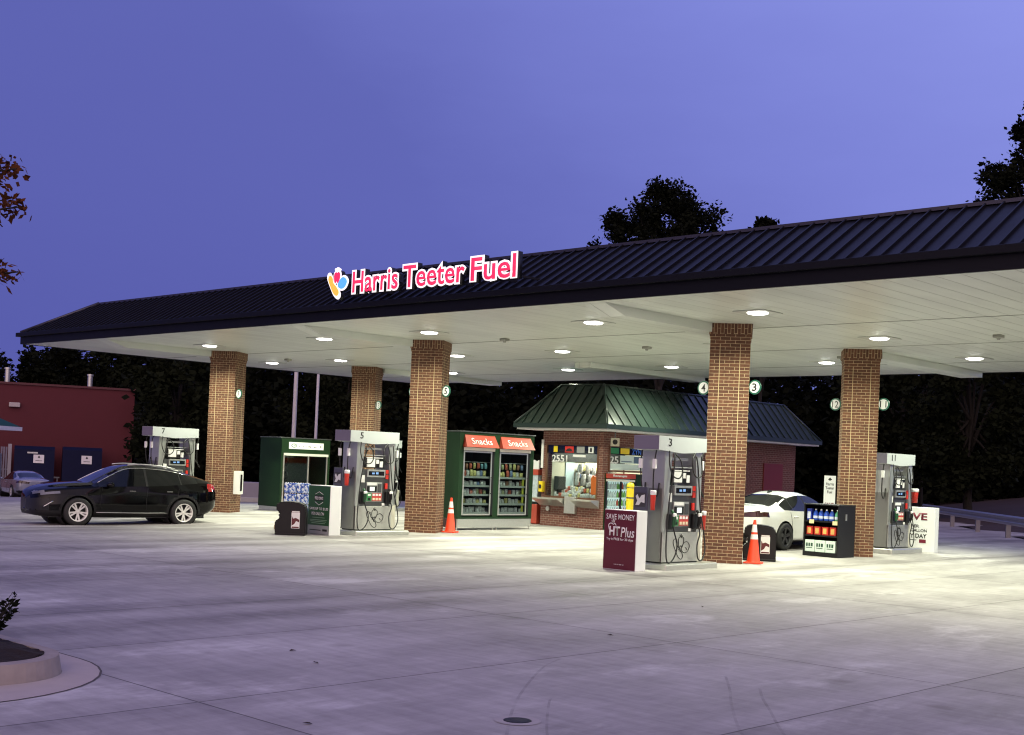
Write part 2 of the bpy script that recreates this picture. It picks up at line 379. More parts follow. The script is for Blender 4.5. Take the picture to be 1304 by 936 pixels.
# ------------------------------------------------------------------ world: dusk
W = bpy.data.worlds.new('World'); SC.world = W; W.use_nodes = True; nt = W.node_tree; L = nt.links.new
bg = nt.nodes['Background']
tc = nt.nodes.new('ShaderNodeTexCoord')
def vdot(v):
    n = nt.nodes.new('ShaderNodeVectorMath'); n.operation = 'DOT_PRODUCT'; n.inputs[1].default_value = v; L(tc.outputs['Generated'], n.inputs[0]); return n.outputs['Value']
def wm(op, a, b=None):
    n = nt.nodes.new('ShaderNodeMath'); n.operation = op
    for i, v in enumerate((a, b)):
        if v is None: continue
        if isinstance(v, (int, float)): n.inputs[i].default_value = v
        else: L(v, n.inputs[i])
    return n.outputs[0]
# brighter towards the upper right of the view, darker to the lower left
t = vdot((.62, .35, .70))
r1 = nt.nodes.new('ShaderNodeValToRGB'); cr = r1.color_ramp
cr.elements[0].position = 0.0; cr.elements[0].color = (.095,.105,.400,1)
cr.elements[1].position = 1.0; cr.elements[1].color = (.31,.355,.89,1)
for pos, colr in ((.33, (.120,.138,.470)), (.55, (.205,.235,.680)), (.75, (.285,.325,.840))):
    e = cr.elements.new(pos); e.color = (*colr, 1)
cl = nt.nodes.new('ShaderNodeTexNoise'); cl.inputs['Scale'].default_value = 2.2; cl.inputs['Detail'].default_value = 6; cl.inputs['Roughness'].default_value = .6
cmp_ = nt.nodes.new('ShaderNodeMapping'); cmp_.inputs['Scale'].default_value = (1,1,3.2); L(tc.outputs['Generated'], cmp_.inputs[0]); L(cmp_.outputs[0], cl.inputs['Vector'])
haze = wm('MULTIPLY', wm('SUBTRACT', cl.outputs['Fac'], .5), .16)
L(wm('ADD', wm('ADD', wm('MULTIPLY', t, .9), .40), haze), r1.inputs[0])
# unseen zenith and sky behind the camera dimmed to cut ambient light
sz = nt.nodes.new('ShaderNodeSeparateXYZ'); L(tc.outputs['Generated'], sz.inputs[0])
fz = nt.nodes.new('ShaderNodeMapRange'); fz.interpolation_type = 'SMOOTHSTEP'; fz.inputs[1].default_value = .38; fz.inputs[2].default_value = .85; fz.inputs[3].default_value = 1; fz.inputs[4].default_value = .80; L(sz.outputs[2], fz.inputs[0])
ff = nt.nodes.new('ShaderNodeMapRange'); ff.interpolation_type = 'SMOOTHSTEP'; ff.inputs[1].default_value = -.3; ff.inputs[2].default_value = .6; ff.inputs[3].default_value = .60; ff.inputs[4].default_value = 1.0; L(vdot((-.6888, .7249, 0)), ff.inputs[0])
dim = nt.nodes.new('ShaderNodeVectorMath'); dim.operation = 'SCALE'; L(r1.outputs[0], dim.inputs[0]); L(wm('MULTIPLY', fz.outputs[0], ff.outputs[0]), dim.inputs[3])
# warm glow added to the unseen sky behind the camera, to light the ground
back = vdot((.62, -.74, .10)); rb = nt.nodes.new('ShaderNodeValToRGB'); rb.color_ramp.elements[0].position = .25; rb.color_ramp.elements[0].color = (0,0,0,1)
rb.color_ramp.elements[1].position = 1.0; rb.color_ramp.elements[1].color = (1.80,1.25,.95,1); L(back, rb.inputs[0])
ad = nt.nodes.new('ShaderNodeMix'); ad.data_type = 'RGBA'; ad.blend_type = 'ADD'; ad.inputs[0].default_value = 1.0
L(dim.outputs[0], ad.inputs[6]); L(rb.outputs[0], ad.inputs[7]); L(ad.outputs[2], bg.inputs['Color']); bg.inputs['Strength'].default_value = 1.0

# ------------------------------------------------------------------ canopy
XL, XR, YF, YB, ZS = -37.70, -.3, 17.60, 33.98, 4.88
TH = .57754
canopy = thing('fuel_canopy', (0,0,0), 0, 'long flat white fuel canopy with dark standing seam mansard roof on brick columns', 'canopy')
b = MB(); b.box((XL+.04,YF+.04,ZS),(XR-.04,YB-.04,ZS+.12)); b.build('soffit', SOFFW, canopy)
b = MB()
for y in (22.52, 26.75, 31.0): b.box((XL+.06,y-.02,ZS-.006),(XR-.06,y+.02,ZS-.001))
b.build('soffit_seam', mat('seam_strip', (.22,.22,.20), .6), canopy)
b = MB(); d = .05
b.box((XL,YF,ZS-.015),(XR,YF+d,5.085)); b.box((XL,YB-d,ZS-.015),(XR,YB,5.085)); b.box((XL,YF+d,ZS-.015),(XL+d,YB-d,5.085)); b.box((XR-d,YF+d,ZS-.015),(XR,YB-d,5.085))
b.build('fascia', NAVY, canopy)
b = MB(); o_ = .11
b.box((XL-o_,YF-o_,5.088),(XR+o_,YF+.1,5.21), bev=.01); b.box((XL-o_,YB-.1,5.088),(XR+o_,YB+o_,5.21), bev=.01)
b.box((XL-o_,YF+.102,5.088),(XL+.1,YB-.102,5.21), bev=.01); b.box((XR-.1,YF+.102,5.088),(XR+o_,YB-.102,5.21), bev=.01)
b.build('gutter', NAVY, canopy)
b = MB(); k = 1.66; z0, z1 = 5.19, 6.19
A = [(XL,YF,z0),(XR,YF,z0),(XR,YB,z0),(XL,YB,z0),(XL+k,YF+k,z1),(XR-k,YF+k,z1),(XR-k,YB-k,z1),(XL+k,YB-k,z1)]
b.add(A, [(0,1,5,4),(1,2,6,5),(2,3,7,6),(3,0,4,7),(4,5,6,7)])
def seams(b, p0, p1, dirv, rise, k, step=.30, h=.045, w=.014):
    """standing seams up a mansard side whose eave runs p0->p1 and leans along dirv"""
    p0 = Vector(p0); p1 = Vector(p1); e = (p1-p0); n = int(e.length/step); e.normalize(); dv = Vector(dirv); Lg = (p1-p0).length
    nrm = Vector((-dv.x*rise, -dv.y*rise, k)).normalized()
    for i in range(1, n):
        s = i*step; f = min(1, s/k, (Lg-s)/k)
        a = p0+e*s; q = a+(dv*k+Vector((0,0,rise)))*f
        vs = [a-e*w, a+e*w, a+e*w+nrm*h, a-e*w+nrm*h, q-e*w, q+e*w, q+e*w+nrm*h, q-e*w+nrm*h]
        b.add(vs, [(0,1,2,3),(7,6,5,4),(3,2,6,7),(1,5,6,2),(0,3,7,4)])
seams(b, (XL,YF,z0), (XR,YF,z0), (0,1,0), z1-z0, k); seams(b, (XL,YB,z0), (XR,YB,z0), (0,-1,0), z1-z0, k)
seams(b, (XL,YF,z0), (XL,YB,z0), (1,0,0), z1-z0, k); seams(b, (XR,YF,z0), (XR,YB,z0), (-1,0,0), z1-z0, k)
b.build('roof', ROOFM, canopy)
b = MB()
b.box((XL+k-.06,YF+k-.06,z1-.01),(XR-k+.06,YF+k+.12,z1+.05)); b.box((XL+k-.06,YB-k-.12,z1-.01),(XR-k+.06,YB-k+.06,z1+.05))
for (a, c2) in (((XL,YF,z0),(XL+k,YF+k,z1)), ((XR,YF,z0),(XR-k,YF+k,z1)), ((XL,YB,z0),(XL+k,YB-k,z1)), ((XR,YB,z0),(XR-k,YB-k,z1))):
    b.tube([Vector(a)+Vector((0,0,.04)), Vector(c2)+Vector((0,0,.04))], .05, 6, sub=1)
b.build('ridge_cap', mat('ridge_trim', (.06,.06,.085), .35, .5), canopy)
CX = {'3': -14.759, '5': -23.861, '7': -32.962, '1': -5.658}
YC, YC2 = 21.958, 27.468
for cx in CX.values():
    b = MB(); b.box((cx-.62,YF+.95,4.70),(cx-.08,YC-.12,ZS-.002)); b.add([(cx-.62,YF+.35,ZS-.003),(cx-.08,YF+.35,ZS-.003),(cx-.62,YF+.95,4.70),(cx-.08,YF+.95,4.70),(cx-.62,YF+.95,ZS-.003),(cx-.08,YF+.95,ZS-.003)], [(0,1,3,2),(0,2,4),(1,5,3)]); b.build('beam', SOFFW, canopy)
for cx in CX.values():
    b = MB(); b.box((cx-.32,YC2+.5,4.72),(cx+.3,YB-.3,ZS-.002), bev=.006); b.build('beam', SOFFW, canopy)

# recessed lights
LIGHTS = []
LX = [-31.42,-26.12,-22.12,-17.06,-13.05,-7.3,-3.4]; LY = [20.27,25.06,29.90]
ordx = ['first','second','third','fourth','fifth','sixth','seventh']
EMIT = mat('lit_lamp_lens', (.9,.9,.9), .3, emit=(1,1,.93), es=14)
LAMPF = mat('lamp_trim_ring', (.55,.56,.53), .4, .3)
lamp_proto = None
def lamp(x, y, label, lit=True):
    global lamp_proto
    r = thing('canopy_light', (x, y, ZS), 0, label, 'ceiling light', 'recessed lights in the canopy ceiling')
    if lamp_proto is None:
        bb = MB(); bb.box((-.34,-.34,-.02),(.34,.34,-.001), bev=.008); f = bb.build('trim_plate', LAMPF, r)
        bb = MB(); bb.lathe([(0,-.048),(.14,-.045),(.19,-.033),(.20,-.021)], 28); l = bb.build('lens', EMIT, r)
        lamp_proto = (f, l)
    else:
        for q in lamp_proto:
            c_ = q.copy(); COL.objects.link(c_); c_.parent = r
    if lit: LIGHTS.append((x, y))
rows = ['front','middle','back']
for j, y in enumerate(LY):
    for i, x in enumerate(LX):
        lamp(x, y, f'round white lamp in the {rows[j]} ceiling row, {ordx[i]} along that row from the left end')
lamp(-34.92, 24.97, 'round white lamp nearest the left end of the canopy ceiling, off the regular rows')
POW = 218
ld = bpy.data.lights.new('canopy_lamp', 'AREA'); ld.shape = 'DISK'; ld.size = .34; ld.energy = POW; ld.color = (.95,1.0,.75); ld.spread = R(150)
ld2 = ld.copy(); ld2.energy = POW*.72
for (x, y) in LIGHTS:
    o = bpy.data.objects.new('canopy_lamp', ld2 if x > -9 else ld); COL.objects.link(o); o.location = (x, y, ZS-.055)
# small ceiling devices
SENS = mat('sensor_housing', (.30,.30,.27), .5)
for (x, y, lab) in ((-19.2,24.9,'small square sensor box on the ceiling left of the column with signs 4 and 3'), (-10.6,25.4,'small square sensor box on the ceiling above the right pump'),
                    (-15.9,28.6,'small grey sprinkler box on the ceiling left of the column with signs 12 and 11'), (-21.4,22.1,'small grey sprinkler box on the ceiling right of the column with sign 5'), (-33.0,24.2,'small grey sprinkler box on the ceiling near the rear column with sign 13')):
    b = MB(); b.box((-.09,-.09,-.06),(.09,.09,-.001), bev=.01); b.cyl((0,0,-.1),(0,0,-.05),.03,.05,10)
    o = b.build('ceiling_sensor', SENS, None, (x, y, ZS)); tag(o, lab, 'sensor', 'ceiling devices')

# ------------------------------------------------------------------ brick columns
def number_sign(par, num, side, z=3.6, rz=-TH):
    # flag plate in the canopy's own axes, bracketed off the column
    M = Matrix.Rotation(-TH, 3, 'Z'); c_ = M @ Vector((side*.625, 0, 0))
    b = MB(); b.cyl((0,-.012,0),(0,.012,0),.148,n=32)
    s = b.build('number_sign', GREENRING, par, (c_.x, c_.y, z), (0,0,rz))
    b = MB(); b.cyl((0,-.018,0),(0,.018,0),.118,n=32); b.build('sign_face', WHITEPL, s)
    b = MB(); b.box((-.30 if side > 0 else .148,-.008,-.02),(-.148 if side > 0 else .30,.008,.02)); b.build('bracket', DARKSTEEL, s)
    text(num, INK, s, (0,-.0185,0), h=.155, w=.10 if len(num) == 1 else .165, bold=.012 if len(num) == 1 else 0.0)
def column(cx, cy, nl, nr, label):
    r = thing('brick_column', (cx, cy, 0), TH, label, 'column', 'brick canopy columns')
    w = .4065
    b = MB(); b.box((-w,-w,-.25),(w,w,4.58)); o = b.build('shaft', BRICK, r, boxuv=True)
    b = MB(); b.box((-w-.012,-w-.012,4.58),(w+.012,w+.012,4.66)); b.build('corbel', BRICK, r, boxuv=True)
    b = MB(); b.box((-w-.028,-w-.028,4.66),(w+.028,w+.028,ZS-.001)); b.build('cap', BRICK, r, boxuv='swap')
    b = MB()
    for s in (-1, 1):
        for (ax) in (0, 1):
            for q in (-1, 1):
                lo = [s*.2033-.006, q*w-.0015, .86]; hi = [s*.2033+.006, q*w+.0015, 4.45]
                if ax: lo = [q*w-.0015, s*.2033-.006, .86]; hi = [q*w+.0015, s*.2033+.006, 4.45]
                b.box(lo, hi)
    b.build('control_joint', CREAM, r)
    number_sign(r, nl, -1); number_sign(r, nr, 1)
    return r
column(CX['3'], YC, '4', '3', 'front brick column with round signs 4 and 3, between pump 3 and the white car')
column(CX['5'], YC, '6', '5', 'front brick column with round sign 5, beside the snack cabinet')
column(CX['7'], YC, '8', '7', 'front brick column with round sign 7, behind the black crossover car')
column(CX['3'], YC2, '12', '11', 'rear brick column with round signs 12 and 11, behind the black goods rack')
column(CX['7'], YC2, '14', '13', 'rear brick column with round sign 13, seen above pump 5')
t_ = thing('extinguisher_box', (CX['7'], YC, 0), TH, 'narrow white fire extinguisher box on the brick column numbered 7', 'wall box')
b = MB(); b.box((.408,-.20,.56),(.60,.12,1.26), bev=.01); b.build('box_body', WHITE, t_)
b = MB(); b.box((.600,-.12,.66),(.606,.02,1.16)); b.build('window_slot', LCD, t_)

# ------------------------------------------------------------------ fruit emblem outlines (local x,z)
def sp(pts, sub=6): return [(v.x, v.y) for v in catmull([Vector((a, b_, 0)) for a, b_ in pts], sub, True)]
EM_LEFT = sp([(-.50,.30),(-.38,.33),(-.28,.22),(-.22,.05),(-.05,-.10),(.12,-.28),(.14,-.42),(.02,-.50),(-.18,-.38),(-.38,-.10),(-.52,.15)])
EM_RIGHT = sp([(.06,-.02),(.18,.14),(.36,.22),(.52,.16),(.60,.02),(.50,-.16),(.32,-.24),(.14,-.20),(.05,-.10)])
EM_TOP = sp([(-.10,-.02),(-.17,.18),(-.15,.36),(-.04,.42),(.02,.38),(.10,.42),(.19,.34),(.18,.16),(.08,-.02),(.0,.06)])
def emblem_lines(par, mat_, cx, cz, y, s, r=.006):
    b = MB()
    for ol in (EM_LEFT, EM_RIGHT, EM_TOP): b.tube([(cx+a*s, y, cz+q*s) for a, q in ol], r, 5, closed=True, sub=1)
    for a in ([(-.04,.40),(-.08,.50)], [(.0,.40),(.02,.54)], [(.04,.40),(.10,.48)], [(-.22,.02),(-.10,.04)], [(-.16,-.10),(-.02,-.08)], [(-.08,-.02),(-.02,-.20)], [(.34,-.02),(.44,-.12)], [(-.34,.20),(-.26,.30)]):
        b.tube([(cx+p[0]*s, y, cz+p[1]*s) for p in a], r, 5, sub=1)
    return b.build('emblem', mat_, par)

# ------------------------------------------------------------------ fuel pumps (local front -Y, width X)
def pump(num, loc, rz, label, mirror_sign=True):
    r = thing('fuel_pump', loc, rz, label, 'fuel pump', 'fuel pumps under the canopy')
    D = .24
    b = MB(); b.box((-.66,-.42,-.2),(1.0,.42,.115), bev=.03); b.build('island_base', STEEL, r)
    b = MB(); b.box((-.56,-D,.115),(.56,D,.135)); b.build('kick_strip', BLACK, r)
    b = MB(); b.box((-.56,-D,.135),(.56,D,.69), bev=.008); b.build('lower_cabinet', STEEL, r)
    b = MB(); b.box((.56,-D+.02,.12),(.70,D-.02,.72), bev=.006); b.build('side_panel', mat('ivory_side_panel', (.62,.60,.50), .45), r)
    b = MB(); b.box((-.47,-D+.015,.69),(.47,D-.015,1.56), bev=.01); b.build('electronics_head', DARKSTEEL, r)
    # tall tapering pillars
    for sx in (-1, 1):
        x0, x1 = (-.60, -.36) if sx < 0 else (.36, .58)
        pts = [(x0+.02,.69),(x1-.05 if sx < 0 else x1,.69),(x1-.03 if sx < 0 else x1,1.5),(x1,2.2),(x0,2.2),(x0 if sx < 0 else x0+.03,1.5),(x0 if sx < 0 else x0+.05,.69)]
        pts = [(x0+(0 if sx < 0 else .11),.69),(x1-(.11 if sx < 0 else 0),.69),(x1-(.08 if sx < 0 else 0),1.45),(x1,2.2),(x0,2.2),(x0+(0 if sx < 0 else .08),1.45)]
        b = MB(); b.prism(pts, -D-.02, D+.02, 'y'); b.build('pillar', GREYMETAL, r)
    b = MB(); b.box((-.612,-D+.01,.14),(-.6015,D-.01,1.50), bev=.003); b.build('end_cover', mat('dark_brushed_steel', (.27,.27,.26), .34, .7, noise=.08, nscale=2), r)
    # header with slightly arched underside
    pts = [(-.84,2.21),(-.5,2.19),(-.1,2.165),(.3,2.185),(.67,2.21),(.67,2.47),(-.84,2.47)]
    b = MB(); b.prism(pts, -D-.05, D+.05, 'y'); b.build('header', mat('pale_grey_header', (.46,.49,.50), .45), r)
    b = MB(); b.box((-.846,-D-.044,2.215),(-.8405,D+.044,2.465)); b.build('header_end', mat('mauve_end_shade', (.17,.155,.22), .5), r)  # mauve tone paints the shade on the header's left end
    for s in (-1, 1):
        rot = (R(90),0,0) if s < 0 else (R(90),0,R(180))
        text(num, INK, r, (-.50*(-s) if s > 0 else -.50, s*(D+.052), 2.36), rot=rot, h=.15, w=.095*len(num), bold=.015, name='header_number')
        Y = lambda v: s*(D+v)
        def bx(b, x0, x1, z0, z1, y0, y1):
            ya, yb = sorted((Y(y0), Y(y1))); xs = sorted((x0*(-s), x1*(-s))); b.box((xs[0], ya, z0), (xs[1], yb, z1), bev=.004)
        b = MB(); bx(b,-.33,.25,1.60,1.86,-.03,.0); b.build('media_topper', BLACK, r)
        b = MB()
        bx(b,-.28,-.02,1.62,1.82,.0,.004); bx(b,.01,.10,1.70,1.80,.0,.004); bx(b,.12,.22,1.62,1.76,.0,.004); bx(b,-.30,.22,1.83,1.85,.0,.003)
        b.build('topper_print', PAPER, r)
        b = MB(); bx(b,-.36,.30,1.89,1.91,-.05,.0); bx(b,-.30,.20,2.03,2.08,-.06,-.03); b.build('cross_rail', GREYMETAL, r)
        b = MB(); bx(b,-.26,.30,1.38,1.56,-.02,.02); b.build('price_bezel', GREYMETAL, r)
        b = MB(); bx(b,-.22,.26,1.42,1.52,.02,.024); b.build('price_display', LCD, r)
        b = MB(); bx(b,.0,.08,1.45,1.50,.0245,.026); bx(b,-.12,-.04,1.45,1.49,.0245,.026); b.build('price_digits', LCDBLUE, r)
        b = MB(); bx(b,-.26,.22,.80,1.26,-.02,.012); b.build('keypad_panel', GREYMETAL, r)
        b = MB(); bx(b,-.25,.05,1.02,1.17,.012,.02); b.build('screen_frame', BLACK, r)
        b = MB(); bx(b,-.17,-.02,1.05,1.15,.02,.024); b.build('card_screen', SCREEN, r)
        b = MB(); bx(b,.08,.19,1.02,1.22,.012,.03); b.build('card_reader', DARKSTEEL, r)
        b = MB(); bx(b,-.25,-.10,.81,1.00,.012,.018); b.build('diesel_plate', GRNBTN, r)
        b = MB(); bx(b,-.09,.21,.81,1.00,.012,.018); b.build('grade_plate', REDBTN, r)
        for i in range(3):
            b = MB(); bx(b,-.075+i*.095,-.005+i*.095,.83,.885,.018,.026); b.build('grade_button', mat('cream_button', (.7,.6,.42), .4), r)
        b = MB()
        for i in range(3): bx(b,-.075+i*.095,-.005+i*.095,.935,.985,.018,.021)
        bx(b,-.22,-.13,.93,.98,.018,.021); b.build('octane_label', PAPER, r)
        b = MB(); bx(b,-.21,-.14,.83,.89,.018,.026); b.build('diesel_button', BLACK, r)
        b = MB(); bx(b,-.44,-.32,1.25,1.42,-.012,.006); bx(b,-.25,.05,1.19,1.25,.012,.016); bx(b,.24,.33,.70,.76,-.01,.006); b.build('notice_sticker', PAPER, r)
        b = MB(); bx(b,.31,.39,1.46,1.56,.0,.036); bx(b,.31,.39,1.34,1.44,.0,.036); bx(b,.30,.37,1.10,1.24,.0,.036); b.build('warning_sticker', RED, r)
        if s < 0:
            emblem_lines(r, INK, .02, .41, -D-.004, .46, .0075)
        # nozzles, boots and hoses on both uprights
        for hx, nm in ((-.40, 0), (.40, 1)):
            x = hx*(-s)
            b = MB(); ya, yb = sorted((Y(.0), Y(.06))); b.box((x-.085,ya,.74),(x+.085,yb,1.04), bev=.02); b.build('nozzle_boot', BLACK, r)
            b = MB()
            b.tube([(x,Y(.07),1.10),(x,Y(.12),1.03),(x,Y(.13),.93),(x+.01,Y(.11),.80)], .028, 8)
            b.tube([(x,Y(.12),1.03),(x,Y(.17),.98),(x,Y(.17),.88),(x,Y(.13),.83)], .010, 6)
            nz = b.build('nozzle', mat('green_grip', (.02,.10,.04), .4) if (nm == 0 and s < 0) else BLACK, r)
            b = MB(); b.box((x-.05,min(Y(.125),Y(.165)),.985),(x+.05,max(Y(.125),Y(.165)),1.05), bev=.015); b.build('nozzle_guard', WHITEPL, nz)
            sg = -1 if hx < 0 else 1; sx = sg*(-s)
            b = MB()
            if hx < 0:
                b.tube([(x+.01,Y(.11),.80),(x+.03,Y(.14),.66),(x+.12*(-s),Y(.13),.50),(x+.12*(-s),Y(.12),.33),(x+.0,Y(.12),.17),(x-.16*(-s),Y(.13),.15),(x-.20*(-s),Y(.12),.40),(x-.16*(-s),Y(.10),.9),(x-.10*(-s),Y(.09),1.4),(x-.02*(-s),Y(.09),1.75),(x+.02*(-s),Y(.08),2.05),(x+.06*(-s),Y(.06),2.13)], .0135, 7)
                b.tube([(x-.12*(-s),Y(.06),2.20),(x-.16*(-s),Y(.10),1.95),(x-.08*(-s),Y(.13),1.74),(x+.10*(-s),Y(.14),1.70),(x+.22*(-s),Y(.12),1.82),(x+.20*(-s),Y(.09),2.02),(x+.06*(-s),Y(.06),2.15)], .0135, 7)
            else:
                b.tube([(x+.01,Y(.11),.80),(x+.04*(-s),Y(.13),.66),(x-.02*(-s),Y(.12),.45),(x+.02*(-s),Y(.12),.2),(x+.16*(-s),Y(.11),.16),(x+.30*(-s),Y(.08),.35),(x+.26*(-s),Y(.06),.7),(x+.10*(-s),Y(.08),1.1),(x+.02*(-s),Y(.09),1.5),(x-.04*(-s),Y(.09),1.9),(x-.08*(-s),Y(.07),2.12)], .0135, 7)
                b.tube([(x-.10*(-s),Y(.06),2.18),(x-.24*(-s),Y(.10),2.05),(x-.24*(-s),Y(.13),1.82),(x-.10*(-s),Y(.13),1.72),(x+.06*(-s),Y(.11),1.80),(x+.06*(-s),Y(.08),2.15)], .0135, 7)
            b.build('hose', BLACKRUB, r)
    # hanging hoses with breakaway tags at both ends
    for ex in (-.78, .72):
        b = MB()
        for yy in (-.16, .16):
            b.tube([(ex+.04,yy,2.2),(ex,yy,2.0),(ex,yy*.9,1.7),(ex+.04,yy*.8,1.45),(ex+.12,yy*.9,1.35),(ex+.16 if ex < 0 else ex-.10,yy,1.6)], .014, 6)
        b.build('hose', BLACKRUB, r)
        b = MB()
        for yy in (-.16, .16): b.box((ex-.03,yy-.035,1.86),(ex+.03,yy+.035,2.04), bev=.01)
        b.build('breakaway_tag', WHITEPL, r)
    return r
pump('3', (-14.25, 19.43, 0), R(90), 'nearest fuel pump, numbered 3, beside the maroon save money sign')
pump('5', (-23.36, 19.64, 0), R(90), 'fuel pump numbered 5, just left of the brick column with sign 5')
pump('7', (-32.46, 19.85, 0), R(90), 'fuel pump numbered 7, standing behind the black crossover car')
pump('11', (-15.0, 29.72, .02), R(90), 'grey fuel pump right of the rear column with signs 12 and 11')
pump('13', (-33.95, 29.1, .02), R(90), 'far fuel pump mostly hidden between pump 5 and the column with sign 5')

# poster boards and squeegee buckets at the pump ends
def poster_board(loc, rz, label):
    r = thing('poster_board', loc, rz, label, 'poster')
    b = MB(); b.box((-.15,-.02,0),(.15,.02,.44), bev=.008); b.build('board', mat('slate_blue_board', (.05,.05,.085), .5), r)
    b = MB(); b.box((-.12,-.0235,.07),(.12,-.0205,.33)); b.build('print', mat('dark_print', (.03,.025,.035), .5), r)
    b = MB(); b.prism([(-.10,.10),(-.02,.10),(.02,.16),(.10,.14),(.10,.30),(.03,.28),(-.02,.22),(-.06,.30),(-.10,.26),(-.06,.18)], -.0265, -.024); b.build('picture', mat('pale_print', (.55,.55,.58), .5), r)
    b = MB(); b.cyl((0,.03,-.9),(0,.03,.4),.02,n=10); b.build('post', DARKSTEEL, r)
poster_board((-14.26, 18.50, 1.08), R(4), 'dark poster board at the left end of pump 3, above the maroon sign')
poster_board((-23.36, 18.72, 1.14), R(4), 'dark poster board at the left end of pump 5, above the green sign')
def bucket(loc, label, sc=1.0):
    r = thing('squeegee_bucket', loc, R(40), label, 'bucket', 'red squeegee buckets at the pumps')
    b = MB(); b.lathe([(0,0),(.075*sc,0),(.095*sc,.30)], 18); b.build('bucket_body', RED, r)
    b = MB(); b.lathe([(.097*sc,.28),(.105*sc,.285),(.105*sc,.35),(.09*sc,.365),(0,.365)], 18); b.build('rim', WHITEPL, r)
    b = MB(); b.box((-.02,.08,.1),(.02,.2,.16)); b.build('hanger', DARKSTEEL, r)
bucket((-14.02, 18.55, 1.1), 'red squeegee bucket between the dark poster and pump 3', .55)
bucket((-23.10, 18.76, 1.17), 'red squeegee bucket between the dark poster and pump 5', .62)
bucket((-14.80, 30.62, 1.27), 'red squeegee bucket with white rim right of the rear right pump', .95)
bucket((-14.08, 20.27, .72), 'slim red squeegee bucket at the right end of pump 3, against the brick column', .45)

# ------------------------------------------------------------------ box signs
PW = mat('white_lettering', (.80,.80,.80), .5)
def box_sign(name, loc, rz, w, d, h, pm, label, sidem=WHITEPL):
    r = thing(name, loc, rz, label, 'sign')
    b = MB(); b.box((-w/2,-d/2,0),(w/2,d/2,h), bev=.012); b.build('box', sidem, r)
    if pm:
        b = MB(); b.box((-w/2+.008,-d/2-.004,.012),(w/2-.008,-d/2-.0005,h-.012)); b.build('front_panel', pm, r)
    return r
s = box_sign('promotion_sign', (-14.29, 18.12, 0), R(2), .73, .32, 1.09, MAROON, 'maroon box sign reading save money in front of pump 3')
y = -.165
text('SAVE MONEY', PW, s, (0,y,.96), h=.10, w=.63, bold=.006)
text('HT', PW, s, (-.12,y,.70), h=.17, w=.24, bold=.03); text('Plus', PW, s, (.17,y,.69), h=.18, w=.30, shear=.12, bold=.01)
b = MB(); b.tube([(-.24,y,.72),(-.26,y,.80),(-.21,y,.84),(-.15,y,.82),(-.12,y,.84),(-.09,y,.80)], .008, 5); b.tube([(-.18,y,.85),(-.19,y,.90)], .006, 5, sub=1); b.tube([(-.14,y,.85),(-.12,y,.91)], .006, 5, sub=1); b.tube([(-.16,y,.85),(-.155,y,.92)], .006, 5, sub=1)
b.build('fruit_mark', PW, s)
text('Try it FREE for 30 days', PW, s, (0,y,.55), h=.06, w=.60, bold=.01)
text('scan to sign up', PW, s, (0,y,.10), h=.025, w=.22)
s = box_sign('promotion_sign', (-23.46, 18.43, 0), R(2), .78, .34, 1.15, GREENS, 'green and white box sign with a hexagon badge beside the black bin')
y = -.175
b = MB(); b.box((-.37,y-.001,.02),(.37,y+.003,.22)); b.build('footer_band', mat('grey_band', (.30,.32,.33), .5), s)
b = MB(); b.tube([(-.09,y,.88),(-.15,y,.88),(-.15,y,.84)], .005, 5, sub=1); b.tube([(-.14,y,.94),(0,y,1.0),(.14,y,.94)], .006, 5, sub=1); b.tube([(-.14,y,.76),(0,y,.69),(.14,y,.76)], .006, 5, sub=1); b.build('badge_outline', PW, s)
b = MB(); b.box((-.16,y-.001,.78),(.16,y+.002,.92)); b.build('badge', mat('black_badge', (.02,.03,.02), .5), s)
text('FUEL POINTS', PW, s, (0,y-.0015,.85), h=.07, w=.28, bold=.01)
text('SAVE UP TO $1.00', PW, s, (0,y,.60), h=.07, w=.66, bold=.004)
text('PER GALLON', PW, s, (-.03,y,.49), h=.07, w=.44, bold=.004)
b = MB()
for zz, w2 in ((.40,.22),(.345,.30),(.31,.28),(.27,.24)): b.box((-w2,y-.001,zz-.006),(w2,y+.002,zz+.006))
b.build('fine_print', mat('pale_green_print', (.25,.38,.26), .5), s)
b = MB(); b.box((-.30,y-.002,.10),(.10,y-.0012,.12)); b.box((.16,y-.002,.09),(.32,y-.0012,.14)); b.build('footer_print', INK, s)
s = box_sign('promotion_sign', (-15.05, 31.15, .0), R(0), 1.25, .24, 1.16, None, 'white box sign reading save per gallon every day behind the right pump')
y = -.122; MR = mat('maroon_lettering', (.16,.008,.03), .5)
text('SAVE', MR, s, (.02,y,.92), h=.19, w=.80, bold=.03)
text('3¢', INK, s, (-.22,y,.62), h=.22, w=.26, bold=.02); text('PER', INK, s, (.10,y,.67), h=.08, w=.22, bold=.015); text('GALLON', INK, s, (.20,y,.56), h=.08, w=.44, bold=.015)
text('EVERY DAY', INK, s, (.03,y,.42), h=.115, w=.78, bold=.02)
b = MB(); b.box((.22,y-.002,.24),(.40,y+.001,.33)); b.build('logo_patch', MR, s)
b = MB(); b.box((-.34,y-.002,.30),(.14,y+.001,.315)); b.build('fine_print', INK, s)
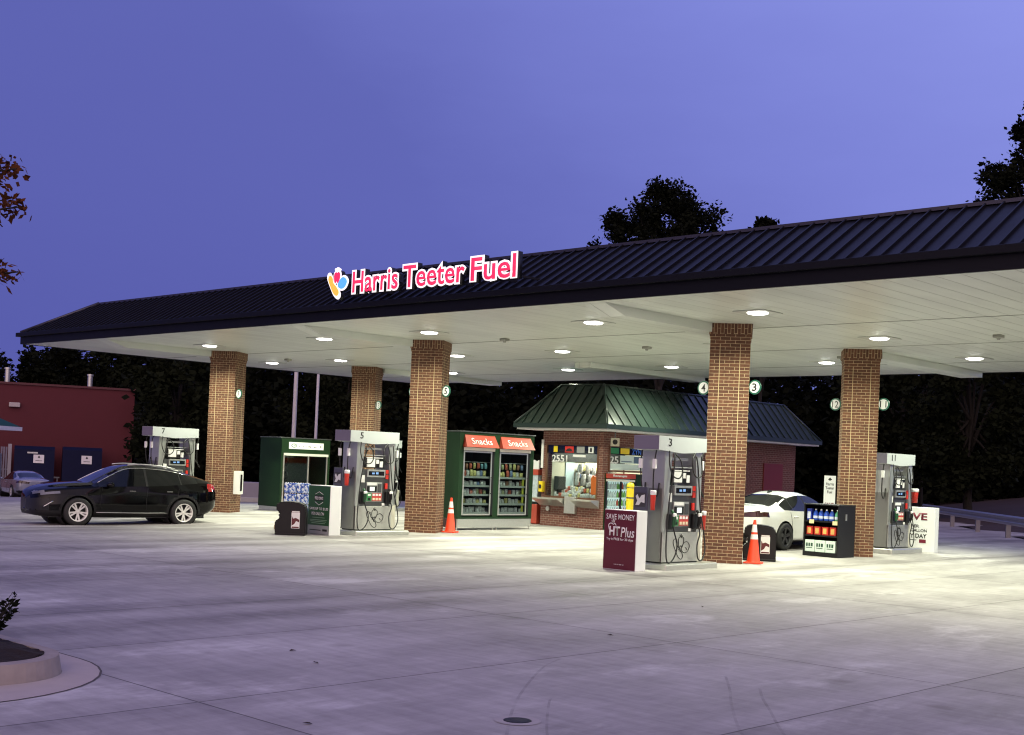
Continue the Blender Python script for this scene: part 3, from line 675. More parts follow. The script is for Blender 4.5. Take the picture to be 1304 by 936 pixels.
# slim white banner sign
s = thing('banner_sign', (-18.72, 33.27, 0), R(35), 'slim upright white banner reading save 3 cents behind the white car', 'sign')
b = MB(); b.box((-.165,-.02,.12),(.165,.02,1.88), bev=.006); b.build('banner', WHITEPL, s)
b = MB(); b.box((-.2,-.2,0),(.2,.2,.05), bev=.01); b.cyl((0,.03,.04),(0,.03,1.7),.02,n=8); b.build('stand', DARKSTEEL, s)
text('Harris\nTeeter\nFuel', INK, s, (0,-.022,1.52), h=.32, w=.25, bold=.02)
text('SAVE', MR, s, (0,-.022,1.04), h=.10, w=.26, bold=.03); text('3¢', MR, s, (0,-.022,.85), h=.20, w=.24, bold=.03)
b = MB(); b.prism([(-.06,1.76),(0,1.73),(.06,1.77),(.02,1.80),(0,1.83),(-.03,1.80)], -.024, -.021); b.build('fruit_mark', INK, s)

# ------------------------------------------------------------------ bins
def bin_(loc, rz, label):
    r = thing('waste_bin', loc, rz, label, 'waste bin', 'black waste bins with squeegee pockets')
    P = [(-.30,0),(.30,0),(.295,.55),(.27,.69),(.16,.745),(-.02,.765),(-.18,.755),(-.27,.72),(-.29,.66),(-.285,.54),(-.22,.52),(-.215,.40),(-.24,.35),(-.31,.32)]
    b = MB(); bm = bmesh.new()
    vs = [bm.verts.new((x, -.26, z)) for x, z in P]; [setattr(v.co, 'x', v.co.x*1.15) for v in vs]; f = bm.faces.new(vs)
    ex = bmesh.ops.extrude_face_region(bm, geom=[f])
    for g_ in ex['geom']:
        if isinstance(g_, bmesh.types.BMVert): g_.co.y += .52
    bmesh.ops.recalc_face_normals(bm, faces=list(bm.faces)); bmesh.ops.bevel(bm, geom=list(bm.edges), offset=.025, segments=2, affect='EDGES')
    b.bm(bm); b.build('bin_body', BLACK, r)
    b = MB(); b.box((-.345,-.285,.0),(.345,.285,.05), bev=.015); b.build('base_rim', BLACK, r)
    b = MB(); b.box((.02,-.264,.16),(.21,-.2605,.56)); b.build('poster', PAPER, r)
    b = MB(); b.box((.02,-.266,.52),(.21,-.2645,.56)); b.box((.035,-.266,.17),(.195,-.2645,.20)); b.prism([(.03,.22),(.09,.26),(.13,.33),(.2,.3),(.2,.36),(.12,.40),(.06,.38),(.03,.44)], -.2665, -.2642)
    b.build('poster_print', mat('poster_dark_red', (.10,.012,.015), .5), r)
    b = MB(); b.box((.03,-.2685,.525),(.20,-.2665,.552)); b.build('poster_title', PAPER, r)
    b = MB(); b.cyl((-.262,-.12,.44),(-.262,.12,.44),.03,n=12); b.build('towel_roll', DARKSTEEL, r)
bin_((-23.62, 17.62, 0), R(47), 'black waste bin with notched left side in front of the green sign')
bin_((-14.72, 23.30, 0), R(32), 'black waste bin behind the traffic cone by the column with sign 3')

# ------------------------------------------------------------------ cones
def cone(loc, rz, label):
    r = thing('traffic_cone', loc, rz, label, 'traffic cone', 'orange traffic cones')
    b = MB(); b.box((-.175,-.175,0),(.175,.175,.035), bev=.012); b.build('base', ORANGE, r)
    def rad(z): return .135-.108*(z-.035)/.86
    b = MB(); b.lathe([(rad(.035)+.015,.035),(rad(.06),.06),(rad(.88),.88),(rad(.895),.895),(0,.90)], 28); b.build('cone_body', ORANGE, r)
    for z0, z1 in ((.50,.60),(.645,.80)):
        b = MB(); b.lathe([(rad(z0)+.003,z0),(rad(z1)+.003,z1)], 28); b.build('reflective_band', REFLW, r)
cone((-14.24, 22.32, 0), R(20), 'orange traffic cone beside the brick column with sign 3')
cone((-23.55, 22.60, 0), R(25), 'orange traffic cone between the column with sign 5 and the snack cabinet')

# ------------------------------------------------------------------ goods rack by the rear column
RK = (-14.84, 26.42, 0)
r = thing('goods_rack', RK, 0, 'black open shelf rack of bottles and boxes by the rear right column', 'rack')
b = MB(); w, d, h = .45, .38, 1.18
b.box((-w,-d,.0),(w,d,.10)); b.box((-w,-d,.10),(-w+.03,d,h)); b.box((w-.03,-d,.10),(w,d,h)); b.box((-w+.03,d-.03,.10),(w-.03,d,h)); b.box((-w-.01,-d-.01,h),(w+.01,d+.01,h+.03), bev=.008)
b.build('case', BLACK, r)
for z in (.46, .79):
    b = MB(); b.box((-w+.031,-d+.01,z),(w-.031,d-.031,z+.035)); b.build('shelf', BLACK, r)
for x, z in ((-.24,.755),(.36,.745)):
    b = MB(); b.box((x-.06,-d-.012,z),(x+.06,-d-.002,z+.09)); b.build('price_tag', mat('cream_tag', (.75,.62,.35), .6), r)
b = MB(); b.box((w+.0005,-.08,.85),(w+.012,-.02,1.0)); b.build('latch', STEEL, r)
def place(mb_parts, name, loc, rz, label, cat, group):
    """first call builds; later calls copy the parts"""
    o = thing(name, loc, rz, label, cat, group)
    if isinstance(mb_parts, list):
        for q in mb_parts:
            c_ = q.copy(); COL.objects.link(c_); c_.parent = o
        return o, mb_parts
    return o, mb_parts(o)
BLUELIQ = mat('blue_washer_fluid', (.03,.09,.50), .15); TEALLIQ = mat('green_washer_fluid', (.10,.35,.20), .15); LABELW = mat('bottle_label', (.55,.6,.75), .5)
def bottle_parts(liq):
    def f(o):
        b = MB(); b.lathe([(0,0),(.055,0),(.060,.01),(.060,.16),(.045,.20),(.02,.225),(.018,.25),(0,.25)], 16); p1 = b.build('bottle_body', liq, o)
        b = MB(); b.lathe([(0,.265),(.02,.265),(.022,.24),(.018,.235)], 12); p2 = b.build('bottle_cap', WHITEPL, o)
        b = MB(); b.lathe([(.0612,.05),(.0612,.11)], 16); p3 = b.build('label_wrap', LABELW, o)
        return [p1, p2, p3]
    return f
pr = bottle_parts(BLUELIQ)
nb = ['second','third','fourth','fifth']
b = MB(); b.box((-.06,-.06,0),(.06,.06,.27), bev=.01); o = b.build('fluid_jug', mat('blue_jug', (.02,.04,.32), .3), None, (RK[0]-.34,RK[1]-.28,.826)); tag(o, 'square dark blue jug at the left end of the rack top shelf', 'jug')
b = MB(); b.box((-.04,-.062,.04),(.04,-.0605,.2)); b.build('label_wrap', LABELW, o)
for i in range(4):
    o, pr = place(pr, 'fluid_bottle', (RK[0]-.195+i*.138, RK[1]-.28, .826), 0, f'blue fluid bottle on the rack top shelf, {nb[i]} item from the left', 'bottle', 'bottles on the rack top shelf')
o, _ = place(bottle_parts(TEALLIQ), 'fluid_bottle', (RK[0]+.36, RK[1]-.28, .826), 0, 'pale green fluid bottle at the right end of the rack top shelf', 'bottle', 'bottles on the rack top shelf')
def redbox(o):
    b = MB(); b.box((-.075,-.09,0),(.075,.09,.19), bev=.004); p1 = b.build('carton', RED, o)
    b = MB(); b.box((-.05,-.0925,.03),(.04,-.0905,.16)); p2 = b.build('front_print', mat('yellow_print', (.75,.45,.12), .5), o)
    return [p1, p2]
pr = redbox
for i in range(4):
    o, pr = place(pr, 'charcoal_carton', (RK[0]-.32+i*.2, RK[1]-.24, .496), 0, 'red carton with yellow front on the rack middle shelf, ' + ('leftmost','second from the left','third from the left','rightmost')[i], 'carton', 'red cartons on the rack middle shelf')
def whitecase(o):
    b = MB(); b.box((-.125,-.13,0),(.125,.13,.27), bev=.006); p1 = b.build('carton', mat('pale_green_carton', (.62,.74,.66), .5), o)
    p2 = text('DUR', INK, o, (-.0,-.1315,.17), h=.07, w=.15, bold=.03, name='front_print')
    b = MB(); b.box((-.09,-.1325,.06),(.06,-.1305,.075)); b.box((-.07,-.1325,.10),(.07,-.1305,.12)); p3 = b.build('side_print', INK, o)
    return [p1, p2, p3]
def whitecase2(o):
    b = MB(); b.box((-.125,-.13,0),(.125,.13,.27), bev=.006); p1 = b.build('carton', mat('pale_green_carton', (.62,.74,.66), .5), o)
    b = MB()
    for (x0, x1, z0, z1) in ((-.09,-.05,.12,.20),(-.03,.01,.12,.2),(.03,.08,.12,.2),(-.09,.07,.08,.095)): b.box((x0,-.1325,z0),(x1,-.1305,z1))
    p2 = b.build('front_print', mat('dark_green_print', (.02,.06,.04), .5), o)
    return [p1, p2]
pr = whitecase2
for i in range(3):
    o, pr = place(pr, 'pale_carton', (RK[0]-.285+i*.265, RK[1]-.23, .102), 0, 'pale green carton on the rack floor, ' + ('at the left','in the middle','at the right')[i], 'carton', 'pale cartons on the rack floor')

# ------------------------------------------------------------------ snack cabinet
SNX, SNY = -24.3, 25.02   # front plane x, centre y
r = thing('snack_cabinet', (SNX-.45, SNY, 0), R(90), 'dark green two door cabinet with red headers reading snacks', 'vending cabinet')
w, d, h = 1.47, .45, 2.64
b = MB()
b.box((-w,-d,.30),(-w+.05,d,h)); b.box((w-.05,-d,.30),(w,d,h)); b.box((-w+.05,d-.05,.30),(w-.05,d,h)); b.box((-w+.05,-d,h-.06),(w-.05,d-.05,h)); b.box((-w+.05,-d,.30),(w-.05,d-.05,.36))
b.box((-.13,-d,.36),(.07,d-.05,h-.06)); b.box((-w+.05,-d,.36),(-w+.15,-d+.06,h-.06)); b.box((w-.15,-d,.36),(w-.05,-d+.06,h-.06))
b.box((-w+.15,-d+.01,2.14),(-.13,-d+.06,h-.06)); b.box((.07,-d+.01,2.14),(w-.15,-d+.06,h-.06))
b.build('cabinet_shell', GREENP, r)
b = MB(); b.box((-w-.03,-d-.03,h),(w+.03,d+.03,h+.03), bev=.006); b.build('top_cap', DARKSTEEL, r)
b = MB(); b.box((-w+.02,-d-.006,.08),(w-.02,-d+.02,.298), bev=.004); b.build('kick_plate', STEEL, r)
for x in (-w+.03, -.06, .08, w-.05):
    for yy in (-d+.03, d-.06):
        b = MB(); b.cyl((x,yy,0),(x,yy,.3),.02,n=8); b.build('foot', STEEL, r)
b = MB(); b.box((-w+.002,-d+.03,.06),(-w+.012,d-.02,.298)); b.build('side_skirt', mat('dark_maroon_skirt', (.05,.02,.02), .6), r)
for k_, (x0, x1) in enumerate(((-w+.15,-.13),(.07,w-.15))):
    cxm = (x0+x1)/2
    hd = MB(); hd.add([(x0-.03,-d-.16,2.245),(x1+.03,-d-.16,2.245),(x1-.02,-d-.01,2.56),(x0+.02,-d-.01,2.56),(x0-.03,-d,2.245),(x1+.03,-d,2.245),(x1-.02,-d,2.57),(x0+.02,-d,2.57)], [(0,1,2,3),(0,4,5,1),(1,5,6,2),(3,2,6,7),(0,3,7,4)])
    ho = hd.build('header_panel', REDHDR, r)
    ang = math.atan2(.315, .15)
    text('Snacks', PW, ho, (cxm,-d-.090,2.405), rot=(ang,0,0), h=.19, w=.78, bold=.010)
    b = MB(); b.box((x0,-d-.02,2.15),(x1,-d,2.235)); b.build('light_strip', mat('pale_light_strip', (.65,.65,.6), .4), r)
    fr = MB(); t = .045
    fr.box((x0,-d-.012,.40),(x0+t,-d+.0,2.14)); fr.box((x1-t-.1,-d-.012,.40),(x1-.1,-d,2.14)); fr.box((x0+t,-d-.012,.40),(x1-t-.1,-d,.44)); fr.box((x0+t,-d-.012,2.10),(x1-t-.1,-d,2.14))
    fo = fr.build('door', STEEL, r)
    b = MB(); b.box((x0+t,-d-.007,.44),(x1-t-.1,-d-.004,2.10)); b.build('pane', PANEDARK, fo)
    b = MB(); b.tube([(x1-.12,-d-.02,1.0),(x1-.12,-d-.05,1.03),(x1-.12,-d-.05,1.4),(x1-.12,-d-.02,1.43)], .012, 6); b.build('handle', BLACK, fo)
    b = MB(); b.box((x1-.1,-d-.004,.40),(x1,-d+.005,2.14)); b.build('door_stop', BLACK, r)
    for zi, zz in enumerate((.46,.70,.95,1.19,1.43)):
        b = MB(); b.box((x0+.02,-d+.06,zz-.02),(x1-.02,d-.06,zz)); b.box((x0+.02,-d+.045,zz-.025),(x1-.02,-d+.059,zz+.03)); b.build('shelf', mat('pale_wire_shelf', (.45,.46,.44), .4, .3), r)
PK = [mat('snack_pack_%d' % i, c_, .4, noise=.8, nscale=22) for i, c_ in enumerate([(.75,.72,.68),(.48,.10,.06),(.62,.50,.20),(.16,.22,.38),(.68,.70,.70),(.40,.42,.24),(.30,.15,.09),(.78,.76,.66),(.14,.32,.38)])]
pack_me = {}
def pack(x, y, z, w_, h_, mi, rz, label, group, name='snack_pack'):
    h_ *= rnd.choice([.8,.9,1.0,1.0,1.1]); h_ = round(h_, 2)
    key = (mi, round(w_, 2), round(h_, 2))
    if key not in pack_me:
        b = MB(); n = 6; vs = []; 
        for j in range(n+1):
            zz = h_*j/n; bulge = .045*math.sin(math.pi*j/n)**.6+.006; ww = w_/2*(1-.10*math.sin(math.pi*j/n))
            vs += [(-ww,-bulge*.35,zz),(0,-bulge,zz),(ww,-bulge*.35,zz),(ww,bulge*.35,zz),(0,bulge,zz),(-ww,bulge*.35,zz)]
        fs = []
        for j in range(n):
            for k2 in range(6): fs.append((j*6+k2, j*6+(k2+1) % 6, (j+1)*6+(k2+1) % 6, (j+1)*6+k2))
        fs += [(5,4,3,2,1,0), tuple(range(n*6, n*6+6))]
        b.add(vs, fs, 0, smooth=True)
        o = b.build(name, PK[mi]); pack_me[key] = o.data
        o.location = (x, y, z)
    else:
        o = bpy.data.objects.new(name, pack_me[key]); COL.objects.link(o); o.location = (x, y, z)
    o.rotation_euler = (rnd.uniform(-.12,.05), 0, rz+rnd.uniform(-.15,.15))
    return tag(o, label, 'snack pack', group)
shelfn = ['bottom','second','third','fourth','top']
for k_, (x0, x1, dn) in enumerate(((-w+.15,-.13,'left'),(.07,w-.15,'right'))):
    for zi, zz in enumerate((.46,.70,.95,1.19,1.43)):
        n = 8
        for i in range(n):
            lx = x0+.09+(x1-x0-.28)*i/(n-1); mi = rnd.choice([[0,4,0,4,7],[4,0,7,2],[0,5,1,4,0],[3,4,6,0,7],[2,2,0,1,3]][zi])
            hh = .15 if zi < 4 else .19
            lab = f'snack pack on the {shelfn[zi]} shelf behind the {dn} snack cabinet door'
            # local (lx, ly) -> world for rz=90deg
            ly = -d+.14+rnd.uniform(0,.05)
            pack(SNX-.45-ly, SNY+lx, zz+.002, .11+.01*(i % 2), hh, mi, R(90), lab, f'snack packs, {shelfn[zi]} shelf, {dn} door')
    if True:
        for i in range(7):
            lx = x0+.1+(x1-x0-.3)*i/6
            pack(SNX-.45-(-d+.12), SNY+lx, 1.66, .09, .16, [1,6,1,2,1,8,8][i] if dn == 'left' else [5,5,1,5,2,6,3][i], R(90), f'snack pack hung in the top space behind the {dn} snack cabinet door', f'hanging snack packs, {dn} door')
        b = MB(); b.cyl((x0+.02,-d+.14,1.84),(x1-.02,-d+.14,1.84),.008,n=8); b.build('hang_rail', STEEL, r)
b = MB(); b.box((1.10,-d+.06,.45),(1.17,-d+.08,1.45)); b.build('price_strip', mat('olive_yellow_strip', (.42,.42,.05), .5), r)

# ------------------------------------------------------------------ green exchange cabinet (left)
r = thing('exchange_cabinet', (-33.85, 25.28, 0), R(90), 'dark green glass sided cabinet with a white header, left of pump 5', 'vending cabinet')
w, d, h = .98, .58, 2.36
b = MB()
b.box((-w,-d,.14),(-w+.06,d,h)); b.box((w-.06,-d,.14),(w,d,h)); b.box((-w+.06,-d,h-.5),(w-.06,d,h)); b.box((-w+.06,-d,.14),(w-.06,d,.20))
b.build('cabinet_shell', GREENP, r)
b = MB(); b.box((-w-.02,-d-.02,h),(w+.02,d+.02,h+.03), bev=.006); b.build('top_cap', DARKSTEEL, r)
b = MB(); b.box((-w+.02,-d+.02,0),(w-.02,d-.02,.138)); b.build('plinth', STEEL, r)
b = MB(); b.box((-.70,-d-.008,2.02),(.70,-d-.0005,2.24)); b.build('header_panel', WHITEPL, r)
b = MB(); b.tube([(-.50+.10*math.cos(q*.52), -d-.009, 2.13+.055*math.sin(q*.52)) for q in range(12)], .010, 5, closed=True, sub=1); b.box((-.50,-d-.011,2.125),(-.44,-d-.008,2.14)); b.build('header_logo', GREENRING, r)
b = MB()
for x in (-.28,-.12,-.02,.10,.16,.32,.38,.58):
    b.box((x-.015,-d-.011,2.09),(x+.015,-d-.008,2.11+.05*rnd.random()))
b.build('header_print', INK, r)
b = MB(); b.box((-.90,-d-.03,1.80),(.90,-d-.002,1.88)); b.build('light_strip', mat('pale_light_strip', (.65,.65,.6), .4), r)
b = MB()
for x in (-.90, .08, .84): b.box((x,-d-.006,.22),(x+.05,-d+.02,1.80))
b.build('mullion', STEEL, r)
for (x0, x1) in ((-.85,.08),(.13,.84)):
    b = MB(); b.box((x0,-d+.004,.22),(x1,-d+.008,1.80)); b.build('pane', PANEDARK, r)
b = MB(); b.box((.13,d-.03,.22),(.90,d,1.80)); b.build('back_panel', GREENP, r)
WATER = mat('water_pack_wrap', (.50,.60,.75), .2)
def water_mat():
    m = bpy.data.materials.new('blue_white_wrap'); m.use_nodes = True; nt = m.node_tree; b = nt.nodes['Principled BSDF']
    tc = nt.nodes.new('ShaderNodeTexCoord'); v = nt.nodes.new('ShaderNodeTexNoise'); v.inputs['Scale'].default_value = 16; v.inputs['Detail'].default_value = 4
    cr = nt.nodes.new('ShaderNodeValToRGB'); cr.color_ramp.elements[0].position = .42; cr.color_ramp.elements[0].color = (.03,.08,.38,1); cr.color_ramp.elements[1].position = .58; cr.color_ramp.elements[1].color = (.72,.80,.86,1)
    e = cr.color_ramp.elements.new(.48); e.color = (.15,.30,.62,1)
    nt.links.new(tc.outputs['Object'], v.inputs['Vector']); nt.links.new(v.outputs['Fac'], cr.inputs[0]); nt.links.new(cr.outputs[0], b.inputs['Base Color']); b.inputs['Roughness'].default_value = .25; return m
WM = water_mat()
def wpack(o):
    b = MB(); b.box((-.15,-.13,0),(.15,.13,.245), bev=.02); p1 = b.build('shrink_wrap', WM, o)
    b = MB()
    for i in range(5): b.cyl((-.12+i*.06,-.10,.245),(-.12+i*.06,-.10,.262),.014,n=8)
    p2 = b.build('bottle_caps', WHITEPL, o)
    return [p1, p2]
pr = wpack
# stack of bottled water on a low pallet behind the waste bin
px, py = -25.22, 18.95
for j in range(4):
    for i in range(2):
        o, pr = place(pr, 'water_pack', (px+(-.155+i*.31)*.73, py+(-.155+i*.31)*.68, .10+j*.265), R(43), ('left','right')[i]+' blue and white water pack, '+('lowest','second lowest','second highest','highest')[j]+' of the stack behind the bin', 'water pack', 'stacked water packs')
b = MB(); b.box((-.5,-.2,0),(.5,.2,.02)); b.box((-.5,-.2,.08),(.5,.2,.10)); b.box((-.5,-.2,.02),(-.4,.2,.08)); b.box((.4,-.2,.02),(.5,.2,.08)); b.box((-.05,-.2,.02),(.05,.2,.08))
o = b.build('pallet', mat('pallet_wood', (.25,.17,.10), .8, noise=.3), None, (px,py,0), (0,0,R(43))); tag(o, 'low pallet under the stacked water packs behind the bin', 'pallet')

# ------------------------------------------------------------------ roof sign
s = thing('store_sign', (-18.953, 17.42, 5.285), 0, 'lit red and white lettering sign with a fruit emblem on the canopy roof', 'sign')
SRED = mat('lit_red_face', (.6,.02,.08), .4, emit=(.80,.030,.110), es=.95)
SWHT = mat('lit_white_edge', (.9,.9,.9), .4, emit=(1,.93,.97), es=.95)
SBLK = mat('black_return', (.010,.010,.014), .5)
SYEL = mat('lit_yellow_face', (.7,.4,.05), .4, emit=(.85,.45,.07), es=.9)
SBLU = mat('lit_blue_face', (.1,.3,.6), .4, emit=(.10,.42,.85), es=.9)
for (txt, x0, x1, z0, z1) in (('Harris', -21.41, -19.86, .055, .59), ('Teeter', -19.77, -17.87, .055, .59), ('Fuel', -17.77, -16.48, .055, .59)):
    xm = (x0+x1)/2+18.953; wd = x1-x0; zm = (z0+z1)/2; hh = z1-z0
    text(txt, SBLK, s, (xm,.0,zm), w=wd, h=hh, bold=.075, ext=.13, name='letter_returns')
    text(txt, SWHT, s, (xm,-.131,zm), w=wd, h=hh, bold=.075, ext=.004, name='letter_outline')
    text(txt, SRED, s, (xm,-.136,zm), w=wd-.075, h=hh-.075, bold=.012, ext=.005, name='lettering')
def em(ol, cx, cz, sc, grow=1.0, c0=None):
    mx = sum(a for a, _ in ol)/len(ol); mz = sum(q for _, q in ol)/len(ol)
    return [(cx+(mx+(a-mx)*grow)*sc, cz+(mz+(q-mz)*grow)*sc) for a, q in ol]
ex, ez, es_ = -21.94+18.953, .345, .60
for ol, m_, nm, dy in ((EM_LEFT, SYEL, 'carrot_shape', 0), (EM_RIGHT, SBLU, 'pepper_shape', .004), (EM_TOP, SRED, 'berry_shape', .008)):
    b = MB(); b.prism(em(ol, ex, ez, es_, 1.22), -.10-dy, .0, 'y'); b.build('emblem_return', SBLK, s)
    b = MB(); b.prism(em(ol, ex, ez, es_, 1.22), -.110-dy, -.102-dy, 'y'); b.build('emblem_outline', SWHT, s)
    b = MB(); b.prism(em(ol, ex, ez, es_, .92), -.124-dy, -.112-dy, 'y'); b.build(nm, m_, s)
b = MB()
for a in ([(-.05,.40),(-.12,.54)], [(.0,.40),(.02,.58)], [(.05,.40),(.14,.52)]): b.tube([(ex+p_[0]*es_, -.10, ez+p_[1]*es_) for p_ in a], .03, 6, sub=1)
b.build('berry_leaf', SWHT, s)
for x in (-3.0,-1.9,-.6,.6,1.8,2.4):
    b = MB(); b.box((x-.02,.0,.12),(x+.02,.75,.16)); b.build('mounting_rail', SBLK, s)

# ------------------------------------------------------------------ kiosk
KX0, KX1, KY0, KY1, KZ = -26.05, -23.66, 28.80, 39.55, 2.90
r = thing('pay_kiosk', (0,0,0), 0, 'small brick pay kiosk with green metal roof and lit front window', 'kiosk')
b = MB(); T = .2
b.box((KX0,KY0,-.2),(KX1,KY0+T,.86)); b.box((KX0,KY0,2.52),(KX1,KY0+T,KZ)); b.box((KX0,KY0,.86),(KX0+.12,KY0+T,2.52)); b.box((KX1-.16,KY0,.86),(KX1,KY0+T,2.52))
b.box((KX1-T,KY0+T,-.2),(KX1,KY0+.26,KZ)); b.box((KX1-T,KY0+.26,2.52),(KX1,33.8,KZ)); b.box((KX1-T,30.95,1.72),(KX1,33.8,2.52)); b.box((KX1-T,33.8,-.2),(KX1,KY1,KZ))
b.box((KX0,KY1-T,-.2),(KX1-T,KY1,KZ)); b.box((KX0,KY0+T,-.2),(KX0+T,KY1-T,KZ))
b.build('wall', BRICKRED, r, boxuv=True)
b = MB()
def frame(b, x0, x1, z0, z1, y, t=.055, dy=.03): 
    b.box((x0,y-dy,z0),(x0+t,y+.05,z1)); b.box((x1-t,y-dy,z0),(x1,y+.05,z1)); b.box((x0+t,y-dy,z0),(x1-t,y+.05,z0+t)); b.box((x0+t,y-dy,z1-t),(x1-t,y+.05,z1))
frame(b, KX0+.12, KX1-.16, .86, 2.52, KY0+.02)
wf = b.build('window', BROWNTRIM, r)
b = MB(); b.box((KX0+.17,KY0+.03,.91),(KX1-.21,KY0+.036,2.47)); b.build('pane', PANE, wf)
b = MB(); b.box((KX0+.17,KY0+.040,2.22),(KX1-.21,KY0+.05,2.465)); b.build('top_band', LCD, wf)
ADS = [(-25.55,.16,YELLOW),(-25.0,.34,RED),(-24.55,.30,mat('grey_print',(.3,.3,.3),.5)),(-24.15,.20,PAPER)]
for x, w_, m_ in ADS:
    b = MB(); b.box((x-w_/2,KY0+.022,2.25),(x+w_/2,KY0+.028,2.44)); b.build('product_sticker', m_, wf)
b = MB(); b.prism([(-25.15,2.28),(-24.85,2.28),(-24.92,2.36),(-25.0,2.38),(-25.08,2.36)], KY0+.018, KY0+.021); b.box((-24.19,KY0+.018,2.28),(-24.11,KY0+.021,2.40)); b.build('sticker_print', INK, wf)
text('2551', PW, wf, (-25.38,KY0+.026,2.06), h=.22, w=.62, bold=.02, name='street_number')
b = MB(); b.box((-24.85,KY0+.024,2.12),(-24.35,KY0+.028,2.19)); b.build('notice_strip', PAPER, wf)
# side window (facing +X)
b = MB(); y0, y1, z0, z1 = KY0+.26, 30.95, 1.72, 2.52
for (a, bb) in (((KX1-.05,y0,z0),(KX1+.03,y0+.055,z1)), ((KX1-.05,y1-.055,z0),(KX1+.03,y1,z1)), ((KX1-.05,y0+.055,z0),(KX1+.03,y1-.055,z0+.055)), ((KX1-.05,y0+.055,z1-.055),(KX1+.03,y1-.055,z1))): b.box(a, bb)
wf2 = b.build('window', BROWNTRIM, r)
b = MB(); b.box((KX1-.036,y0+.055,z0+.055),(KX1-.03,y1-.055,z1-.055)); b.build('pane', PANE, wf2)
b = MB(); b.box((KX1-.05,y0+.055,2.24),(KX1-.04,y1-.055,2.46)); b.build('top_band', LCD, wf2)
for yy, w_, m_ in ((29.36,.42,GRNBTN),(29.86,.42,YELLOW)):
    b = MB(); b.box((KX1-.028,yy-w_/2,2.27),(KX1-.022,yy+w_/2,2.44)); b.build('product_sticker', m_, wf2)
text('ZYN', mat('blue_lettering', (.05,.16,.62), .5), wf2, (KX1-.026,30.42,2.35), rot=(R(90),0,R(90)), h=.16, w=.46, bold=.03, name='brand_print')
text('25', PW, wf2, (KX1-.026,29.36,2.08), rot=(R(90),0,R(90)), h=.22, w=.40, bold=.02, name='street_number')
b = MB(); b.box((KX1-.028,29.65,1.99),(KX1-.024,30.85,2.22)); b.box((KX1-.028,29.1,1.79),(KX1-.024,30.88,1.97)); b.build('notice_strip', mat('mint_poster', (.62,.74,.70), .5), wf2)
b = MB(); b.box((KX1-.0235,30.3,2.0),(KX1-.021,30.8,2.2)); b.box((KX1-.0235,29.7,2.03),(KX1-.021,30.2,2.06)); b.build('notice_print', mat('blue_grey_print', (.10,.16,.24), .5), wf2)
# roof: hip mansard with flat top, seams
EX0, EX1, EY0, EY1 = -26.55, -22.90, 28.0, 40.0
kk = 1.0; zb, zt = 3.06, 4.29
b = MB()
A = [(EX0,EY0,zb),(EX1,EY0,zb),(EX1,EY1,zb),(EX0,EY1,zb),(EX0+kk,EY0+kk,zt),(EX1-kk,EY0+kk,zt),(EX1-kk,EY1-kk,zt),(EX0+kk,EY1-kk,zt)]
b.add(A, [(0,1,5,4),(1,2,6,5),(2,3,7,6),(3,0,4,7),(4,5,6,7)])
seams(b, A[0], A[1], (0,1,0), zt-zb, kk, .32, .035, .014); seams(b, A[1], A[2], (-1,0,0), zt-zb, kk, .40, .035, .014); seams(b, A[3], A[2], (0,-1,0), zt-zb, kk, .32, .035, .014); seams(b, A[0], A[3], (1,0,0), zt-zb, kk, .40, .035, .014)
for i in range(4): b.tube([Vector(A[i])+Vector((0,0,.02)), Vector(A[i+4])+Vector((0,0,.02))], .04, 6, sub=1)
for i in range(4): b.tube([Vector(A[4+i])+Vector((0,0,.01)), Vector(A[4+(i+1) % 4])+Vector((0,0,.01))], .035, 6, sub=1)
b.build('roof', GREENROOF, r)
b = MB(); b.box((EX0-.02,EY0-.02,2.96),(EX1+.02,EY0+.06,3.09)); b.box((EX1-.06,EY0+.06,2.96),(EX1+.02,EY1+.02,3.09)); b.box((EX0-.02,EY0+.06,2.96),(EX0+.06,EY1+.02,3.09)); b.box((EX0+.06,EY1-.06,2.96),(EX1-.06,EY1+.02,3.09))
b.build('gutter', GREENROOF, r)
b = MB(); b.box((EX0+.061,EY0+.061,2.905),(EX1-.061,EY1-.061,2.955)); b.build('eave_soffit', WHITE, r)
b = MB(); b.box((KX1+.002,37.46,-.02),(KX1+.05,38.68,2.22), bev=.01); dr = b.build('door', REDDOOR, r)
b = MB(); b.cyl((KX1+.05,38.5,1.05),(KX1+.11,38.5,1.05),.03,n=10); b.build('handle', STEEL, dr)
# counters, drawer, trims
for x0, x1 in ((-26.10,-25.05),(-24.55,-23.72)):
    b = MB(); b.prism([(KY0-.42,.86),(KY0-.005,.86),(KY0-.005,.62),(KY0-.09,.68),(KY0-.40,.82)], x0, x1, 'x'); b.build('counter_shelf', STEEL, r)
b = MB(); b.box((-25.02,KY0-.10,.42),(-24.58,KY0-.004,.92), bev=.01); b.box((-25.0,KY0-.115,.45),(-24.6,KY0-.101,.68)); b.build('cash_drawer', STEEL, r)
b = MB(); b.cyl((-25.72,KY0-.06,.52),(-25.72,KY0-.004,.52),.07,n=16); b.build('speak_port', STEEL, r)
b = MB(); b.box((KX0-.04,KY0-.03,1.75),(KX0+.05,KY0-.004,2.62)); b.build('thermometer_strip', PAPER, r)
b = MB(); b.box((KX0-.02,KY0-.12,1.02),(KX0+.14,KY0-.004,1.34), bev=.01); b.build('call_box', YELLOW, r)
b = MB(); b.box((KX0+.0,KY0-.125,1.12),(KX0+.10,KY0-.1205,1.24)); b.build('call_box_print', INK, r)
